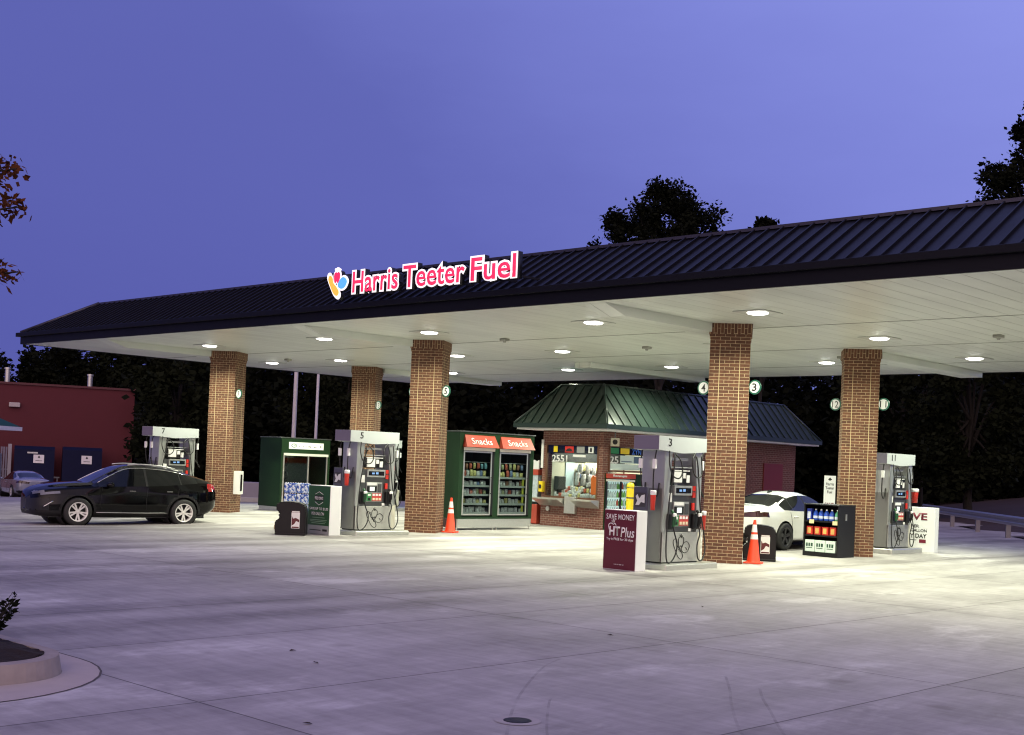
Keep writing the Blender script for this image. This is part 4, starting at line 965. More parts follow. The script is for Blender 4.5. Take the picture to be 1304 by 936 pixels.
# interior
b = MB(); b.box((KX0+T,KY0+T+.01,.0),(KX1-T-.02,33.0,.02)); b.build('interior_floor', mat('grey_tile', (.35,.35,.33), .5), r)
b = MB(); b.box((KX0+T,32.6,.02),(KX1-T-.75,32.7,2.85)); b.build('back_wall', mat('mint_wall', (.60,.60,.48), .6), r)
b = MB(); b.box((KX0+T+.002,KY0+T+.01,2.80),(KX1-T-.002,32.6,2.85)); b.build('interior_ceiling', WHITE, r)
b = MB(); b.box((-25.3,30.0,2.77),(-24.4,31.6,2.798)); b.build('ceiling_panel', mat('lit_panel', (.9,.9,.9), .4, emit=(.95,1,.93), es=5.0), r)
b = MB(); b.box((KX0+T+.02,31.9,.02),(-25.2,32.55,1.5)); b.box((-25.75,31.88,1.0),(-25.3,31.895,1.45)); b.build('register_desk', mat('dark_cabinet', (.03,.035,.035), .5), r)
b = MB(); b.box((KX0+T+.012,KY0+T+.02,.02),(KX0+T+.02,32.5,2.79)); b.build('wall_lining', mat('mint_wall', (.60,.60,.48), .6), r)
b = MB(); b.box((KX0+T+.021,KY0+T+.03,1.98),(KX0+T+.06,32.5,2.60)); b.build('dark_lining_band', mat('charcoal_band', (.02,.024,.026), .6), r)  # dark band over the upper wall lining, behind the street number
b = MB(); b.box((-25.78,28.98+.08,1.10),(-25.60,29.42,1.52), bev=.02); b.box((-25.72,29.15,.86),(-25.66,29.3,1.10)); b.build('monitor', mat('dark_cabinet', (.03,.035,.035), .5), r)
b = MB(); b.box((-25.825,29.62,.6),(-25.80,30.02,1.95)); b.build('inner_door', mat('pale_blue_door', (.55,.72,.78), .5), r)
b = MB(); b.box((KX0+T+.01,KY0+T+.02,.78),(KX1-T-.02,29.8,.86)); b.build('counter', DARKSTEEL, r)
# kiosk lamp
kl = bpy.data.lights.new('kiosk_lamp', 'AREA'); kl.shape = 'RECTANGLE'; kl.size = .8; kl.size_y = 1.4; kl.energy = 150; kl.color = (1,.90,.68)
o = bpy.data.objects.new('kiosk_lamp', kl); COL.objects.link(o); o.location = (-24.85,30.8,2.765)
# merchandise inside the window
for i in range(58):
    row = i % 3; xx = -25.78+(i//3)*.105; lab = ('small pack on the counter just inside the kiosk window','small pack in the second tier inside the kiosk window','small pack in the back tier inside the kiosk window')[row]
    pack(xx+rnd.uniform(-.03,.03), 29.12+row*.2, .865+row*(.10 if xx < -24.9 else .17)+rnd.uniform(0,.04), .10, .14, rnd.choice([0,4,7,0,4,2,1]), 0, lab, ('front','second','back')[row]+' tier of packs in the kiosk')
for i in range(7):
    pack(-25.62+.05*i, 29.95+.10*i+rnd.uniform(-.02,.02), 1.22+.34*(i % 2)+rnd.uniform(0,.05), .16, .36, [4,0,4,7,0,4,0][i], 0, 'silver pack hanging inside the kiosk window', 'hanging packs in the kiosk')
b = MB(); b.box((-25.825,30.55,1.62),(-25.80,31.25,2.08)); o = b.build('wall_notice', mat('cream_board', (.62,.60,.45), .5)); tag(o, 'cream notice board hung inside the lit kiosk window', 'notice board')
b = MB(); b.prism([(-24.30,1.02),(-24.02,1.02),(-24.0,1.50),(-24.05,1.60),(-24.11,1.55),(-24.19,1.55),(-24.25,1.60),(-24.31,1.50)], 29.07, 29.13); o = b.build('safety_vest', mat('orange_vest', (.85,.16,.02), .6)); tag(o, 'orange safety vest hanging at the right of the kiosk window', 'vest')
for zi in range(4):
    z = .98+zi*.24
    b = MB(); b.box((-25.825,30.08,z-.015),(-25.62,31.9,z)); b.build('wall_shelf', DARKSTEEL, r)
    for i in range(12):
        pack(-25.72+rnd.uniform(-.02,.04), 30.15+i*.145, z+.002, .12, .17, rnd.choice([0,1,2,4,7,3,0,6,2]), R(90), 'snack pack on the '+('lowest','second','third','highest')[zi]+' wall shelf seen through the kiosk window', ('lowest','second','third','highest')[zi]+' wall shelf packs in the kiosk')
# lamp/speaker under the eave
s = thing('speaker_box', (-23.35, 28.95, 2.60), R(40), 'beige loudspeaker box under the kiosk roof corner', 'speaker')
b = MB(); b.box((-.13,-.10,-.12),(.13,.10,.12), bev=.015); b.build('housing', mat('beige_housing', (.45,.42,.33), .5), s)
b = MB(); b.cyl((0,-.105,0),(0,-.10,0),.075,n=16); b.build('horn', BLACK, s)
b = MB(); b.box((-.02,-.02,.12),(.02,.02,.30)); b.build('bracket', DARKSTEEL, s)
# beverage cooler in the niche
s = thing('beverage_cooler', (KX1-.12, 31.35, 0), R(90), 'green cabinet with glass beverage cooler under the kiosk side window', 'cooler')
w, d = 2.42, .15
b = MB(); b.box((-w,-d,0),(w,d,.16)); b.box((-w,-d,1.52),(w,d,1.68)); b.box((-w,d-.05,.16),(w,d,1.52)); b.box((-w,-d,.16),(-w+.05,d-.05,1.52)); b.box((-.95,-d,.16),(w,-d+.06,1.52)); b.box((-.95,-d+.06,.16),(-.90,d-.05,1.52)); b.build('cabinet_shell', GREENP, s)
b = MB(); b.box((-w,-d-.05,1.53),(-1.05,-d-.002,1.67)); hp = b.build('header_panel', REDHDR, s)
text('Beverages', PW, hp, (-1.80,-d-.052,1.60), h=.09, w=.66, bold=.03)
b = MB(); b.box((-w+.02,-d-.03,1.44),(-1.05,-d-.002,1.50)); b.build('light_strip', mat('pale_light_strip', (.65,.65,.6), .4), s)
b = MB()
for x in (-w+.05,-1.70,-.98): b.box((x-.04,-d-.012,.2),(x+.04,-d,1.44))
b.build('door', BLACK, s)
b = MB(); b.box((-w+.09,-d+.002,.2),(-1.74,-d+.006,1.44)); b.box((-1.66,-d+.002,.2),(-1.02,-d+.006,1.44)); b.build('pane', PANE, s)
b = MB(); b.box((-w+.06,d-.08,.2),(-1.0,d-.052,1.5)); b.build('lit_back', mat('lit_cooler_back', (.8,.9,.9), .4, emit=(.80,1,.95), es=.55), s)
for z in (.45,.70,.95,1.2):
    b = MB(); b.box((-w+.06,-d+.02,z),(-1.0,d-.081,z+.015)); b.build('shelf', WHITEPL, s)
BOT = [mat('drink_%d' % i, c_, .25) for i, c_ in enumerate([(.55,.62,.66),(.20,.42,.10),(.5,.08,.05),(.65,.68,.7)])]
bm_cache = {}
for zi, z in enumerate((.215,.465,.715,.965,1.215)):
    for i in range(12):
        x = -w+.14+i*.108
        mi = 3 if i < 5 else rnd.choice([1,0,1,2])
        yy = 31.35+x
        if mi not in bm_cache:
            b = MB(); b.lathe([(0,0),(.032,0),(.034,.01),(.034,.13),(.014,.175),(.014,.20),(0,.20)], 10); o = b.build('drink_bottle', BOT[mi]); bm_cache[mi] = o.data
        else:
            o = bpy.data.objects.new('drink_bottle', bm_cache[mi]); COL.objects.link(o)
        o.location = (KX1-.045, yy, z); tag(o, 'drink bottle on the '+('bottom','second','third','fourth','top')[zi]+' shelf of the kiosk beverage cooler', 'bottle', 'drinks on the '+('bottom','second','third','fourth','top')[zi]+' cooler shelf')
# cooler left of the kiosk
s = thing('ice_freezer', (-27.0, 29.3, 0), 0, 'red based drinks cooler with white top behind the snack cabinet', 'cooler')
b = MB(); b.box((-.7,-.4,.02),(.7,.4,.62), bev=.01); b.build('base', REDHDR, s)
b = MB(); b.box((-.7,-.4,.62),(.7,.4,.70)); b.build('rail', BLACK, s)
b = MB(); b.box((-.7,-.4,.70),(.7,.4,1.52)); b.build('glass_front', mat('cooler_products', (.45,.52,.58), .25, noise=.6, nscale=14), s)
b = MB(); b.box((-.72,-.43,1.52),(.72,.42,1.70), bev=.01); b.build('header_panel', REDHDR, s)
b = MB(); pts = [(-.7,1.70)]; 
for i in range(15): pts += [(-.7+i*.1,1.99-(.05 if i % 2 else 0))]
pts += [(.7,1.70)]
b.prism(pts, -.38, -.34, 'y'); b.build('ice_print_board', WHITEPL, s)
# yellow bollard
b = MB(); b.lathe([(0,1.44),(.07,1.43),(.105,1.38),(.11,1.33),(.11,0)], 24); o = b.build('bollard', YELLOW, None, (-22.55,28.75,0)); tag(o, 'yellow round topped bollard in front of the beverage cooler', 'bollard')
b = MB(); b.lathe([(.112,.98),(.1125,1.0),(.112,1.02)], 24); b.build('band', DARKSTEEL, o)
b = MB(); b.lathe([(.112,1.28),(.1125,1.29),(.112,1.30)], 24); b.build('band', DARKSTEEL, o)

# ------------------------------------------------------------------ cars
def lerp_tab(tab, x):
    # smooth interpolation (monotone-ish cubic) through (x,v), x descending or ascending
    tab = sorted(tab); n = len(tab)
    if x <= tab[0][0]: return tab[0][1]
    if x >= tab[-1][0]: return tab[-1][1]
    for i in range(n-1):
        if tab[i][0] <= x <= tab[i+1][0]:
            (xa, va), (xb, vb) = tab[i], tab[i+1]; h_ = xb-xa
            da = (vb-tab[i-1][1])/(xb-tab[i-1][0]) if i > 0 else (vb-va)/h_
            db = (tab[i+2][1]-va)/(tab[i+2][0]-xa) if i < n-2 else (vb-va)/h_
            s0 = (vb-va)/h_
            if s0 == 0: da = db = 0
            else:
                da = max(min(da/s0, 3), 0)*s0; db = max(min(db/s0, 3), 0)*s0
            u = (x-xa)/h_
            return (2*u**3-3*u*u+1)*va+(u**3-2*u*u+u)*h_*da+(-2*u**3+3*u*u)*vb+(u**3-u*u)*h_*db
def loft_car(name, label, group, loc, rz, T, classify, mats, wheels, wr, paint):
    """T: tables over x (front +). classify(x,y,z,seg)-> part name"""
    r = thing(name, loc, rz, label, 'car', group)
    xs = sorted(p_[0] for p_ in T['ztop']); x0, x1 = xs[0], xs[-1]; n = 170
    SEG = [1, 2, 5, 6, 3, 7, 5, 4]
    rows_ = []
    for i in range(n+1):
        x = x0+(x1-x0)*i/n; g_ = {k2: lerp_tab(v, x) for k2, v in T.items()}
        w_ = g_['w']; zb_, zbelt, zr, zt_ = g_['zb'], g_['zbelt'], g_['zrail'], g_['ztop']
        K = [(0,zb_),(w_*.80,zb_),(w_*.955,zb_+.07),(w_,zb_+.32*(zbelt-zb_)+.06),(w_*.985,zb_+.74*(zbelt-zb_)),(g_['wbelt'],zbelt),(g_['wrail'],zr),(g_['wrail']*.62,zt_-(zt_-zr)*.16),(0,zt_)]
        pts = []
        for q in range(8):
            (ya, za), (yb2, zb2) = K[q], K[q+1]
            for u in range(SEG[q]):
                f = u/SEG[q]; pts.append((ya+(yb2-ya)*f, za+(zb2-za)*f))
        pts.append(K[8]); rows_.append((x, pts))
    m_ = len(rows_[0][1]); segof = [q for q in range(8) for _ in range(SEG[q])]
    # wheel arch push
    vs = []
    for x, pts in rows_:
        for (y_, z_) in pts: vs.append([x, y_, z_])
    faces = {}; 
    for i in range(n):
        for k2 in range(m_-1):
            idx = (i*m_+k2, (i+1)*m_+k2, (i+1)*m_+k2+1, i*m_+k2+1)
            c_ = [sum(vs[q][a] for q in idx)/4 for a in range(3)]
            if any((c_[0]-wx)**2+(c_[2]-wr)**2 < (wr+.045)**2 and c_[1] > .45 for wx in wheels): continue
            faces.setdefault(classify(c_[0], c_[1], c_[2], segof[k2]), []).append(idx)
    # snap arch border to a clean circle
    used = {}
    for nm, fl in faces.items():
        for f in fl:
            for q in f: used[q] = used.get(q, 0)+1
    for q, v in enumerate(vs):
        for wx in wheels:
            dd = math.hypot(v[0]-wx, v[2]-wr)
            if v[1] > .45 and used.get(q, 0) < 4 and wr*.8 < dd < wr+.10 and v[2] > .12 and 0 < q % m_ < m_-1:
                sc_ = (wr+.05)/dd; v[0] = wx+(v[0]-wx)*sc_; v[2] = wr+(v[2]-wr)*sc_
    for nm, fl in faces.items():
        if nm == 'skip': continue
        remap = {}; nv = []; nf = []
        for f in fl:
            a = []
            for q in f:
                if q not in remap: remap[q] = len(nv); nv.append(vs[q])
                a.append(remap[q])
            nf.append(a)
        nm0 = nm; nm = nm.split('#')[0]
        if nm in ('side_window', 'headlight', 'tail_light', 'pillar_trim'):   # one piece for each flank
            for sd in (1, -1):
                b = MB(); b.add([(x, y_*sd, z_) for x, y_, z_ in nv], [f[::sd] for f in nf], 0, smooth=True); b.build(nm, mats[nm], r)
            continue
        b = MB()
        b.add([(x, y_, z_) for x, y_, z_ in nv], nf, 0, smooth=True)
        b.add([(x, -y_, z_) for x, y_, z_ in nv], [f[::-1] for f in nf], 0, smooth=True)
        if nm == 'body':  # close nose and tail
            for i in (0, n):
                ring = [vs[i*m_+k2] for k2 in range(m_)]
                for k2 in range(m_-1):
                    a, c2 = ring[k2], ring[k2+1]
                    b.add([tuple(a), tuple(c2), (c2[0], -c2[1], c2[2]), (a[0], -a[1], a[2])], [(0,1,2,3) if i else (3,2,1,0)])
        me_o = b.build(nm, mats[nm], r)
        bm = bmesh.new(); bm.from_mesh(me_o.data); bmesh.ops.remove_doubles(bm, verts=bm.verts, dist=.0005); bmesh.ops.recalc_face_normals(bm, faces=bm.faces); bm.to_mesh(me_o.data); bm.free()
    # wheel wells + wheels
    b = MB()
    for wx in wheels:
        for s in (-1, 1):
            b.cyl((wx,s*.42,wr),(wx,s*.80,wr),wr+.06,n=28,caps=False); b.cyl((wx,s*.40,wr),(wx,s*.42,wr),wr+.06,n=28)
    b.box((x0+.35,-.72,.20),(x1-.35,.72,.34)); b.build('underbody', BLACKRUB, r)
    return r
def wheel(par, x, y, wr, spokes, rimmat, n5=5, double=True):
    s = 1 if y > 0 else -1
    Mx = Matrix.Translation((x, y, wr)) @ Matrix.Rotation(-s*math.pi/2, 4, 'X')   # local z -> outward
    b = MB(); b.lathe([(wr*.66,-.11),(wr*.92,-.115),(wr,-.08),(wr,.08),(wr*.92,.112),(wr*.68,.10)], 36, M=Mx); wo = b.build('wheel', BLACKRUB, par)
    b = MB(); R1 = wr*.69
    b.lathe([(R1,.105),(R1-.015,.108),(R1-.03,.085),(R1-.03,-.06)], 36, M=Mx); b.lathe([(0,.07),(.055,.07),(.06,.05)], 16, M=Mx)
    for k2 in range(n5):
        for o2 in ((-.10,.10) if double else (0,)):
            a = 2*math.pi*k2/n5+.3; a2 = a+o2*(.6 if double else 1); wd = .016 if double else .034
            p0 = Vector((.04*math.cos(a2+o2), .04*math.sin(a2+o2), .075)); p1 = Vector(((R1-.02)*math.cos(a+o2*1.9), (R1-.02)*math.sin(a+o2*1.9), .088))
            dv = (p1-p0).normalized(); nv = Vector((-dv.y, dv.x, 0))*wd
            vs = [p0-nv, p0+nv, p1+nv*1.3, p1-nv*1.3]; vs2 = [v-Vector((0,0,.025)) for v in vs]
            b.add([Mx @ v for v in vs+vs2], [(0,1,2,3),(7,6,5,4),(0,4,5,1),(1,5,6,2),(2,6,7,3),(3,7,4,0)])
    b.build('rim', rimmat, wo)
    b = MB(); b.lathe([(0,-.02),(R1-.03,-.02)], 28, M=Mx); b.build('brake_disc', mat('brake_dark', (.02,.02,.022), .5, .4), wo)

CARBLK = mat('gloss_black_paint', (.0015,.0015,.002), .06, 0, spec=.30)
CARWHT = mat('gloss_white_paint', (.74,.75,.73), .22, 0, coat=.8)
CARGREY = mat('gloss_silver_paint', (.30,.31,.38), .25, .3, coat=.8)
CGLASS = mat('dark_car_glass', (.004,.005,.006), .04, 0, spec=.6)
CLAD = mat('black_cladding', (.010,.010,.011), .5, spec=.3)
HEADL = mat('headlight_lens', (.16,.17,.21), .08, .3); TAILL = mat('tail_light_lens', (.30,.008,.012), .12, coat=.8)
ALLOY = mat('bright_alloy', (.75,.75,.72), .35, .2); DKALLOY = mat('dark_alloy', (.05,.05,.055), .3, .6)
TAILDK = mat('smoked_tail_light', (.03,.008,.010), .1, coat=.8)
CHROME = mat('chrome_trim', (.6,.6,.6), .15, 1.0)
GRILLE = mat('grille_mesh', (.02,.02,.025), .4, .3)

SUV = dict(
 zb=[(-2.32,.44),(-2.1,.34),(-1.7,.24),(0,.22),(1.7,.22),(2.1,.22),(2.30,.26),(2.37,.40)],
 w=[(-2.32,.62),(-2.2,.78),(-1.95,.88),(-1.4,.915),(0,.905),(1.4,.915),(1.85,.90),(2.08,.83),(2.20,.74),(2.29,.58),(2.345,.36),(2.37,.10)],
 zbelt=[(-2.32,1.0),(-2.1,1.10),(-1.6,1.09),(-.8,1.02),(.6,.97),(1.0,.96),(1.7,.91),(2.1,.86),(2.29,.80),(2.345,.74),(2.37,.66)],
 wbelt=[(-2.32,.55),(-2.2,.70),(-1.9,.80),(-1.4,.86),(0,.875),(.9,.86),(1.5,.84),(1.9,.79),(2.10,.70),(2.22,.58),(2.31,.40),(2.355,.22),(2.37,.06)],
 zrail=[(-2.32,1.03),(-2.15,1.13),(-1.9,1.20),(-1.2,1.36),(-.4,1.44),(.1,1.42),(.5,1.26),(.92,1.03),(1.1,1.0),(1.7,.95),(2.1,.89),(2.29,.82),(2.345,.76),(2.37,.67)],
 wrail=[(-2.32,.46),(-2.15,.58),(-1.9,.60),(-1.2,.60),(-.4,.605),(.1,.61),(.5,.68),(.95,.74),(1.5,.70),(1.9,.64),(2.15,.52),(2.28,.36),(2.345,.18),(2.37,.03)],
 ztop=[(-2.32,1.05),(-2.15,1.16),(-1.95,1.24),(-1.2,1.44),(-.4,1.53),(.1,1.49),(.5,1.31),(.98,1.07),(1.2,1.06),(1.7,1.01),(2.1,.93),(2.29,.84),(2.345,.77),(2.37,.68)])
def suv_cls(x, y, z, seg):
    if seg == 5 and -1.72 < x < .86:
        f = z
        if -.40 < x < -.33 or -1.28 < x < -1.24: return 'pillar_trim'
        return 'side_window#1' if x > -.33 else 'side_window#2' if x > -1.24 else 'side_window#3'
    if seg in (6, 7) and .14 < x < .93 and y < .66: return 'windscreen'
    if seg in (6, 7) and -1.95 < x < -1.25 and y < .52: return 'rear_window'
    if seg in (2, 3) and any((x-wx)**2+(z-.345)**2 < .46**2 for wx in (1.36,-1.34)): return 'cladding'
    if z < .36 and seg <= 3: return 'cladding'
    if x > 2.04 and .38 < z < .66 and seg <= 4: return 'grille'
    if x > 1.80 and .755 < z < .83 and y > .34 and seg >= 3: return 'headlight'
    if x < -2.0 and .93 < z < 1.08 and seg in (3, 4, 5): return 'tail_light'
    return 'body'
rz_blk = math.atan2(-math.cos(R(-9)), math.sin(R(-9)))
hd = Vector((math.cos(rz_blk), math.sin(rz_blk))); 
carM = dict(body=CARBLK, side_window=CGLASS, windscreen=mat('windscreen_glass', (.006,.006,.010), .05, spec=.8), rear_window=CGLASS, cladding=CLAD, grille=GRILLE, headlight=HEADL, tail_light=TAILL, pillar_trim=BLACK)
# near flank is the car's right-hand side seen from the camera; centre placed behind that flank
near = Vector((-28.62, 16.42)); perp = Vector((-hd.y, hd.x)); 
if perp.dot(near) < 0: perp = -perp     # points away from the camera
cc = near + perp*.83
blk = loft_car('crossover_car', 'glossy black crossover car parked in front of pump 7', None, (cc.x, cc.y, gz(cc.x, cc.y)-.0), rz_blk, SUV, suv_cls, carM, (1.36,-1.34), .345, CARBLK)
for x in (1.36,-1.34):
    for y_ in (.83,-.83): wheel(blk, x, y_, .345, 5, ALLOY)
for s in (-1, 1):
    b = MB(); bm = bmesh.new(); bmesh.ops.create_uvsphere(bm, u_segments=14, v_segments=8, radius=1.0)
    b.bm(bm, 0, Matrix.Translation((.62, s*1.0, 1.02)) @ Matrix.Diagonal((.10,.10,.07,1)), smooth=True); b.box((.58,min(s*.84,s*.96),.97),(.66,max(s*.84,s*.96),1.0)); b.build('wing_mirror', CARBLK, blk)
    for x in (.02,-.95):
        b = MB(); b.box((x-.08,s*.900-.018,.865),(x+.08,s*.900+.018,.885), bev=.008); b.build('door_handle', CHROME, blk)
    b = MB(); pts = [(x, s*(lerp_tab(SUV['wrail'], x)+.008), lerp_tab(SUV['zrail'], x)+.004) for x in (.86,.6,.4,.2,0,-.3,-.7,-1.1,-1.5)]; b.tube(pts, .012, 6, sub=3); b.build('roof_trim', CHROME, blk)
    b = MB(); pts = [(x, s*(lerp_tab(SUV['wrail'], x)*.9), lerp_tab(SUV['ztop'], x)-.0) for x in (.05,-.3,-.8,-1.2)]; b.tube([(q[0],q[1],q[2]+.012) for q in pts], .020, 6, sub=3); b.build('roof_rail', mat('satin_silver', (.5,.5,.5), .3, .7), blk)
    b = MB(); b.tube([(.92,s*.915,.335),(0,s*.918,.33),(-.88,s*.915,.335)], .010, 6, sub=3); b.build('sill_trim', mat('satin_silver', (.5,.5,.5), .3, .7), blk)
    b = MB(); b.tube([(1.96,s*.885,.60),(2.10,s*.835,.50),(2.16,s*.80,.46)], .016, 6, sub=2); b.build('corner_trim', CHROME, blk)
    # door shut lines
    b = MB()
    for x in (.80,-.36,-1.18): b.tube([(x,s*.906,.42),(x+.02,s*.912,.6),(x,s*.905,.80),(x-.02,s*.885,.96)], .004, 4, sub=3)
    b.build('door_seam', BLACKRUB, blk)

SED = dict(
 zb=[(-2.46,.52),(-2.42,.42),(-2.2,.32),(-1.8,.22),(0,.19),(1.8,.20),(2.2,.24),(2.42,.30)],
 w=[(-2.46,.30),(-2.43,.58),(-2.36,.76),(-2.25,.84),(-2.0,.885),(-1.4,.925),(0,.915),(1.4,.92),(1.9,.89),(2.2,.76),(2.42,.50)],
 zbelt=[(-2.46,.88),(-2.42,.93),(-2.2,.99),(-1.6,.985),(-.8,.96),(.6,.92),(1.0,.90),(1.8,.80),(2.2,.72),(2.42,.62)],
 wbelt=[(-2.46,.26),(-2.43,.52),(-2.36,.70),(-2.25,.76),(-2.0,.82),(-1.4,.87),(0,.875),(.9,.87),(1.6,.84),(2.0,.74),(2.42,.42)],
 zrail=[(-2.46,.90),(-2.42,.97),(-2.2,1.02),(-1.8,1.03),(-1.55,1.06),(-1.0,1.25),(-.4,1.34),(.1,1.32),(.5,1.18),(.98,.97),(1.2,.94),(1.8,.84),(2.2,.75),(2.42,.64)],
 wrail=[(-2.46,.20),(-2.42,.46),(-2.34,.60),(-2.2,.67),(-1.9,.72),(-1.5,.70),(-1.0,.62),(-.4,.60),(.1,.60),(.5,.67),(1.0,.74),(1.6,.70),(2.0,.60),(2.42,.34)],
 ztop=[(-2.46,.92),(-2.42,1.0),(-2.25,1.06),(-1.95,1.08),(-1.75,1.10),(-1.0,1.33),(-.4,1.43),(.1,1.40),(.5,1.24),(1.02,1.0),(1.3,.98),(1.8,.90),(2.2,.79),(2.42,.66)])
def sed_cls(x, y, z, seg):
    if seg == 5 and -1.42 < x < .92:
        if -.32 < x < -.26 or -1.0 < x < -.97: return 'pillar_trim'
        return 'side_window#1' if x > -.26 else 'side_window#2' if x > -.97 else 'side_window#3'
    if seg in (6, 7) and .16 < x < .98 and y < .68: return 'windscreen'
    if seg in (6, 7) and -1.74 < x < -.95 and y < .60: return 'rear_window'
    if x < -2.05 and .80 < z < .94 and seg in (3, 4): return 'tail_light'
    if x < -2.1 and z < .42: return 'cladding'
    if z < .235 and seg <= 3: return 'cladding'
    if x > 2.1 and .40 < z < .58: return 'grille'
    if x > 1.95 and .64 < z < .74 and y > .36 and seg >= 3: return 'headlight'
    return 'body'
def sedan(loc, rz, label, group, paint, rim, tail):
    m_ = dict(carM); m_['body'] = paint; m_['tail_light'] = tail; m_['pillar_trim'] = BLACK
    r = loft_car('saloon_car', label, group, loc, rz, SED, sed_cls, m_, (1.42,-1.41), .335, paint)
    for x in (1.42,-1.41):
        for y_ in (.84,-.84): wheel(r, x, y_, .335, 5, rim, double=False)
    for s in (-1, 1):
        b = MB(); bm = bmesh.new(); bmesh.ops.create_uvsphere(bm, u_segments=14, v_segments=8, radius=1.0)
        b.bm(bm, 0, Matrix.Translation((.66, s*1.0, .97)) @ Matrix.Diagonal((.09,.10,.065,1)), smooth=True); b.box((.62,min(s*.85,s*.95),.92),(.70,max(s*.85,s*.95),.95)); b.build('wing_mirror', paint, r)
        for x in (.05,-.92):
            b = MB(); b.box((x-.10,s*.912-.018,.80),(x+.10,s*.912+.018,.83), bev=.01); b.build('door_handle', paint, r)
        b = MB()
        for x in (.86,-.30,-1.12): b.tube([(x,s*.917,.36),(x+.02,s*.924,.55),(x,s*.915,.76),(x-.02,s*.885,.93)], .004, 4, sub=3)
        b.build('door_seam', BLACKRUB, r)
    return r
wht = sedan((-17.33, 28.52, 0), R(90), 'white saloon car parked behind the black goods rack, seen from its rear', None, CARWHT, DKALLOY, TAILDK)
b = MB(); b.prism([(-.10,0),(.10,0),(.04,.07),(-.06,.07)], -.02, .02, 'y'); b.build('roof_antenna', BLACK, wht, (-.72,0,1.375))
b = MB(); b.box((-2.468,-.20,.58),(-2.461,.20,.70)); b.build('number_plate', PAPER, wht)
b = MB(); b.cyl((-2.47,0,.84),(-2.455,0,.84),.05,n=14); b.build('badge', CHROME, wht)
b = MB(); b.tube([(-2.33,-.70,.86),(-2.39,-.5,.865)], .018, 6, sub=1); b.tube([(-2.33,.70,.86),(-2.39,.5,.865)], .018, 6, sub=1); b.build('lamp_element', mat('red_lamp_element', (.6,.03,.04), .2), wht)
x_, y_ = -65.9, 31.3
sedan((x_, y_, gz(x_, y_)), R(168), 'silver saloon car parked far left before the dark bins', None, CARGREY, ALLOY, TAILDK)
x_, y_ = -65.1, 27.6
sedan((x_, y_, gz(x_, y_)), R(160), 'silver blue car at the left edge, mostly out of frame', None, CARGREY, ALLOY, TAILDK)

# ------------------------------------------------------------------ left background: red building, bins, fence, hut
def frame_at(px_dir_left, px_dir_right):
    pass
A_ = Vector((-85.2, 34.2)); B_ = Vector((-79.72, 45.58))
dirb = (B_-A_).normalized(); nb_ = Vector((dirb.y, -dirb.x))   # towards the station
ang = math.atan2(dirb.y, dirb.x)
zb0 = -2.0
r = thing('red_building', (B_.x, B_.y, 0), ang, 'plain dark red windowless building at the far left', 'building')
b = MB(); b.box((-46,0,zb0-1),(0,26,5.78)); b.build('wall', mat('dark_red_render', (.085,.009,.016), .8, noise=.08, nscale=1.5), r)
b = MB(); b.box((-46.1,-.12,5.78),(.1,26,5.92)); b.build('parapet_cap', mat('maroon_cap', (.08,.015,.02), .6), r)
for x, h_ in ((-8.3,.85),(-2.95,.72)):
    b = MB(); b.cyl((x,1.2,5.9),(x,1.2,6.0+h_),.17,n=14); b.cyl((x,1.2,5.98+h_),(x,1.2,6.1+h_),.22,n=14); b.build('vent_pipe', GREYMETAL, r)
b = MB(); b.box((-8.1,-.30,4.25),(-7.4,-.002,4.55), bev=.03); b.build('wall_light', mat('dull_lamp_housing', (.40,.36,.36), .5), r)
def lb(x, d_=0): # point d_ metres in front of the facade, x along it
    q = B_+dirb*x+nb_*d_; return (q.x, q.y, gz(q.x, q.y))
NB = mat('dark_navy_bin', (.005,.007,.032), .6, spec=.15, noise=.2, nscale=3)
for x, lab in ((-6.35,'dark navy refuse container with white notice, left one by the red wall'), (-3.35,'dark navy refuse container with white notice, right one by the red wall')):
    s = thing('refuse_container', lb(x, 1.6), ang, lab, 'refuse container', 'navy refuse containers')
    b = MB(); b.prism([(-.9,0),(.9,0),(.9,3.1),(.6,3.3),(-.6,3.3),(-.9,3.1)], -1.25, 1.25, 'x'); b.build('container_body', NB, s)
    b = MB(); b.box((-.06,-.93,2.20),(.60,-.905,2.75)); b.build('notice', PAPER, s)
    b = MB(); b.prism([(.20,2.58),(.28,2.53),(.36,2.58),(.28,2.70)], -.945, -.932); b.box((.08,-.94,2.34),(.48,-.932,2.37)); b.build('notice_print', INK, s)
    if x < -5:
        b = MB(); b.box((-.45,-.95,2.82),(.20,-.91,2.92)); b.build('lifting_bar', GREYMETAL, s)
s = thing('slat_fence', lb(-9.2, 1.2), ang, 'grey vertical slat fence beside the left refuse container', 'fence')
b = MB()
for i in range(18): b.box((-1.5+i*.15,-.03,.05),(-1.40+i*.15,.03,3.25))
b.box((-1.6,.03,.4),(1.2,.07,.5)); b.box((-1.6,.03,1.7),(1.2,.07,1.8)); b.build('slat_panel', mat('grey_slats', (.16,.15,.20), .6), s)
b = MB(); b.box((1.20,-.1,0),(1.42,.1,3.45)); b.build('post', mat('pale_grey_post', (.30,.29,.33), .6), s)
s = thing('utility_meter', lb(-4.86, 1.3), ang, 'short pale pipe rack between the two refuse containers', 'pipe rack')
b = MB(); b.cyl((0,0,0),(0,0,1.25),.05,n=10)
for z in (.25,.55,.85,1.2): b.box((-.22,-.06,z),(.14,.06,z+.09))
b.build('pipe', mat('pale_pipe', (.45,.45,.48), .5), s)
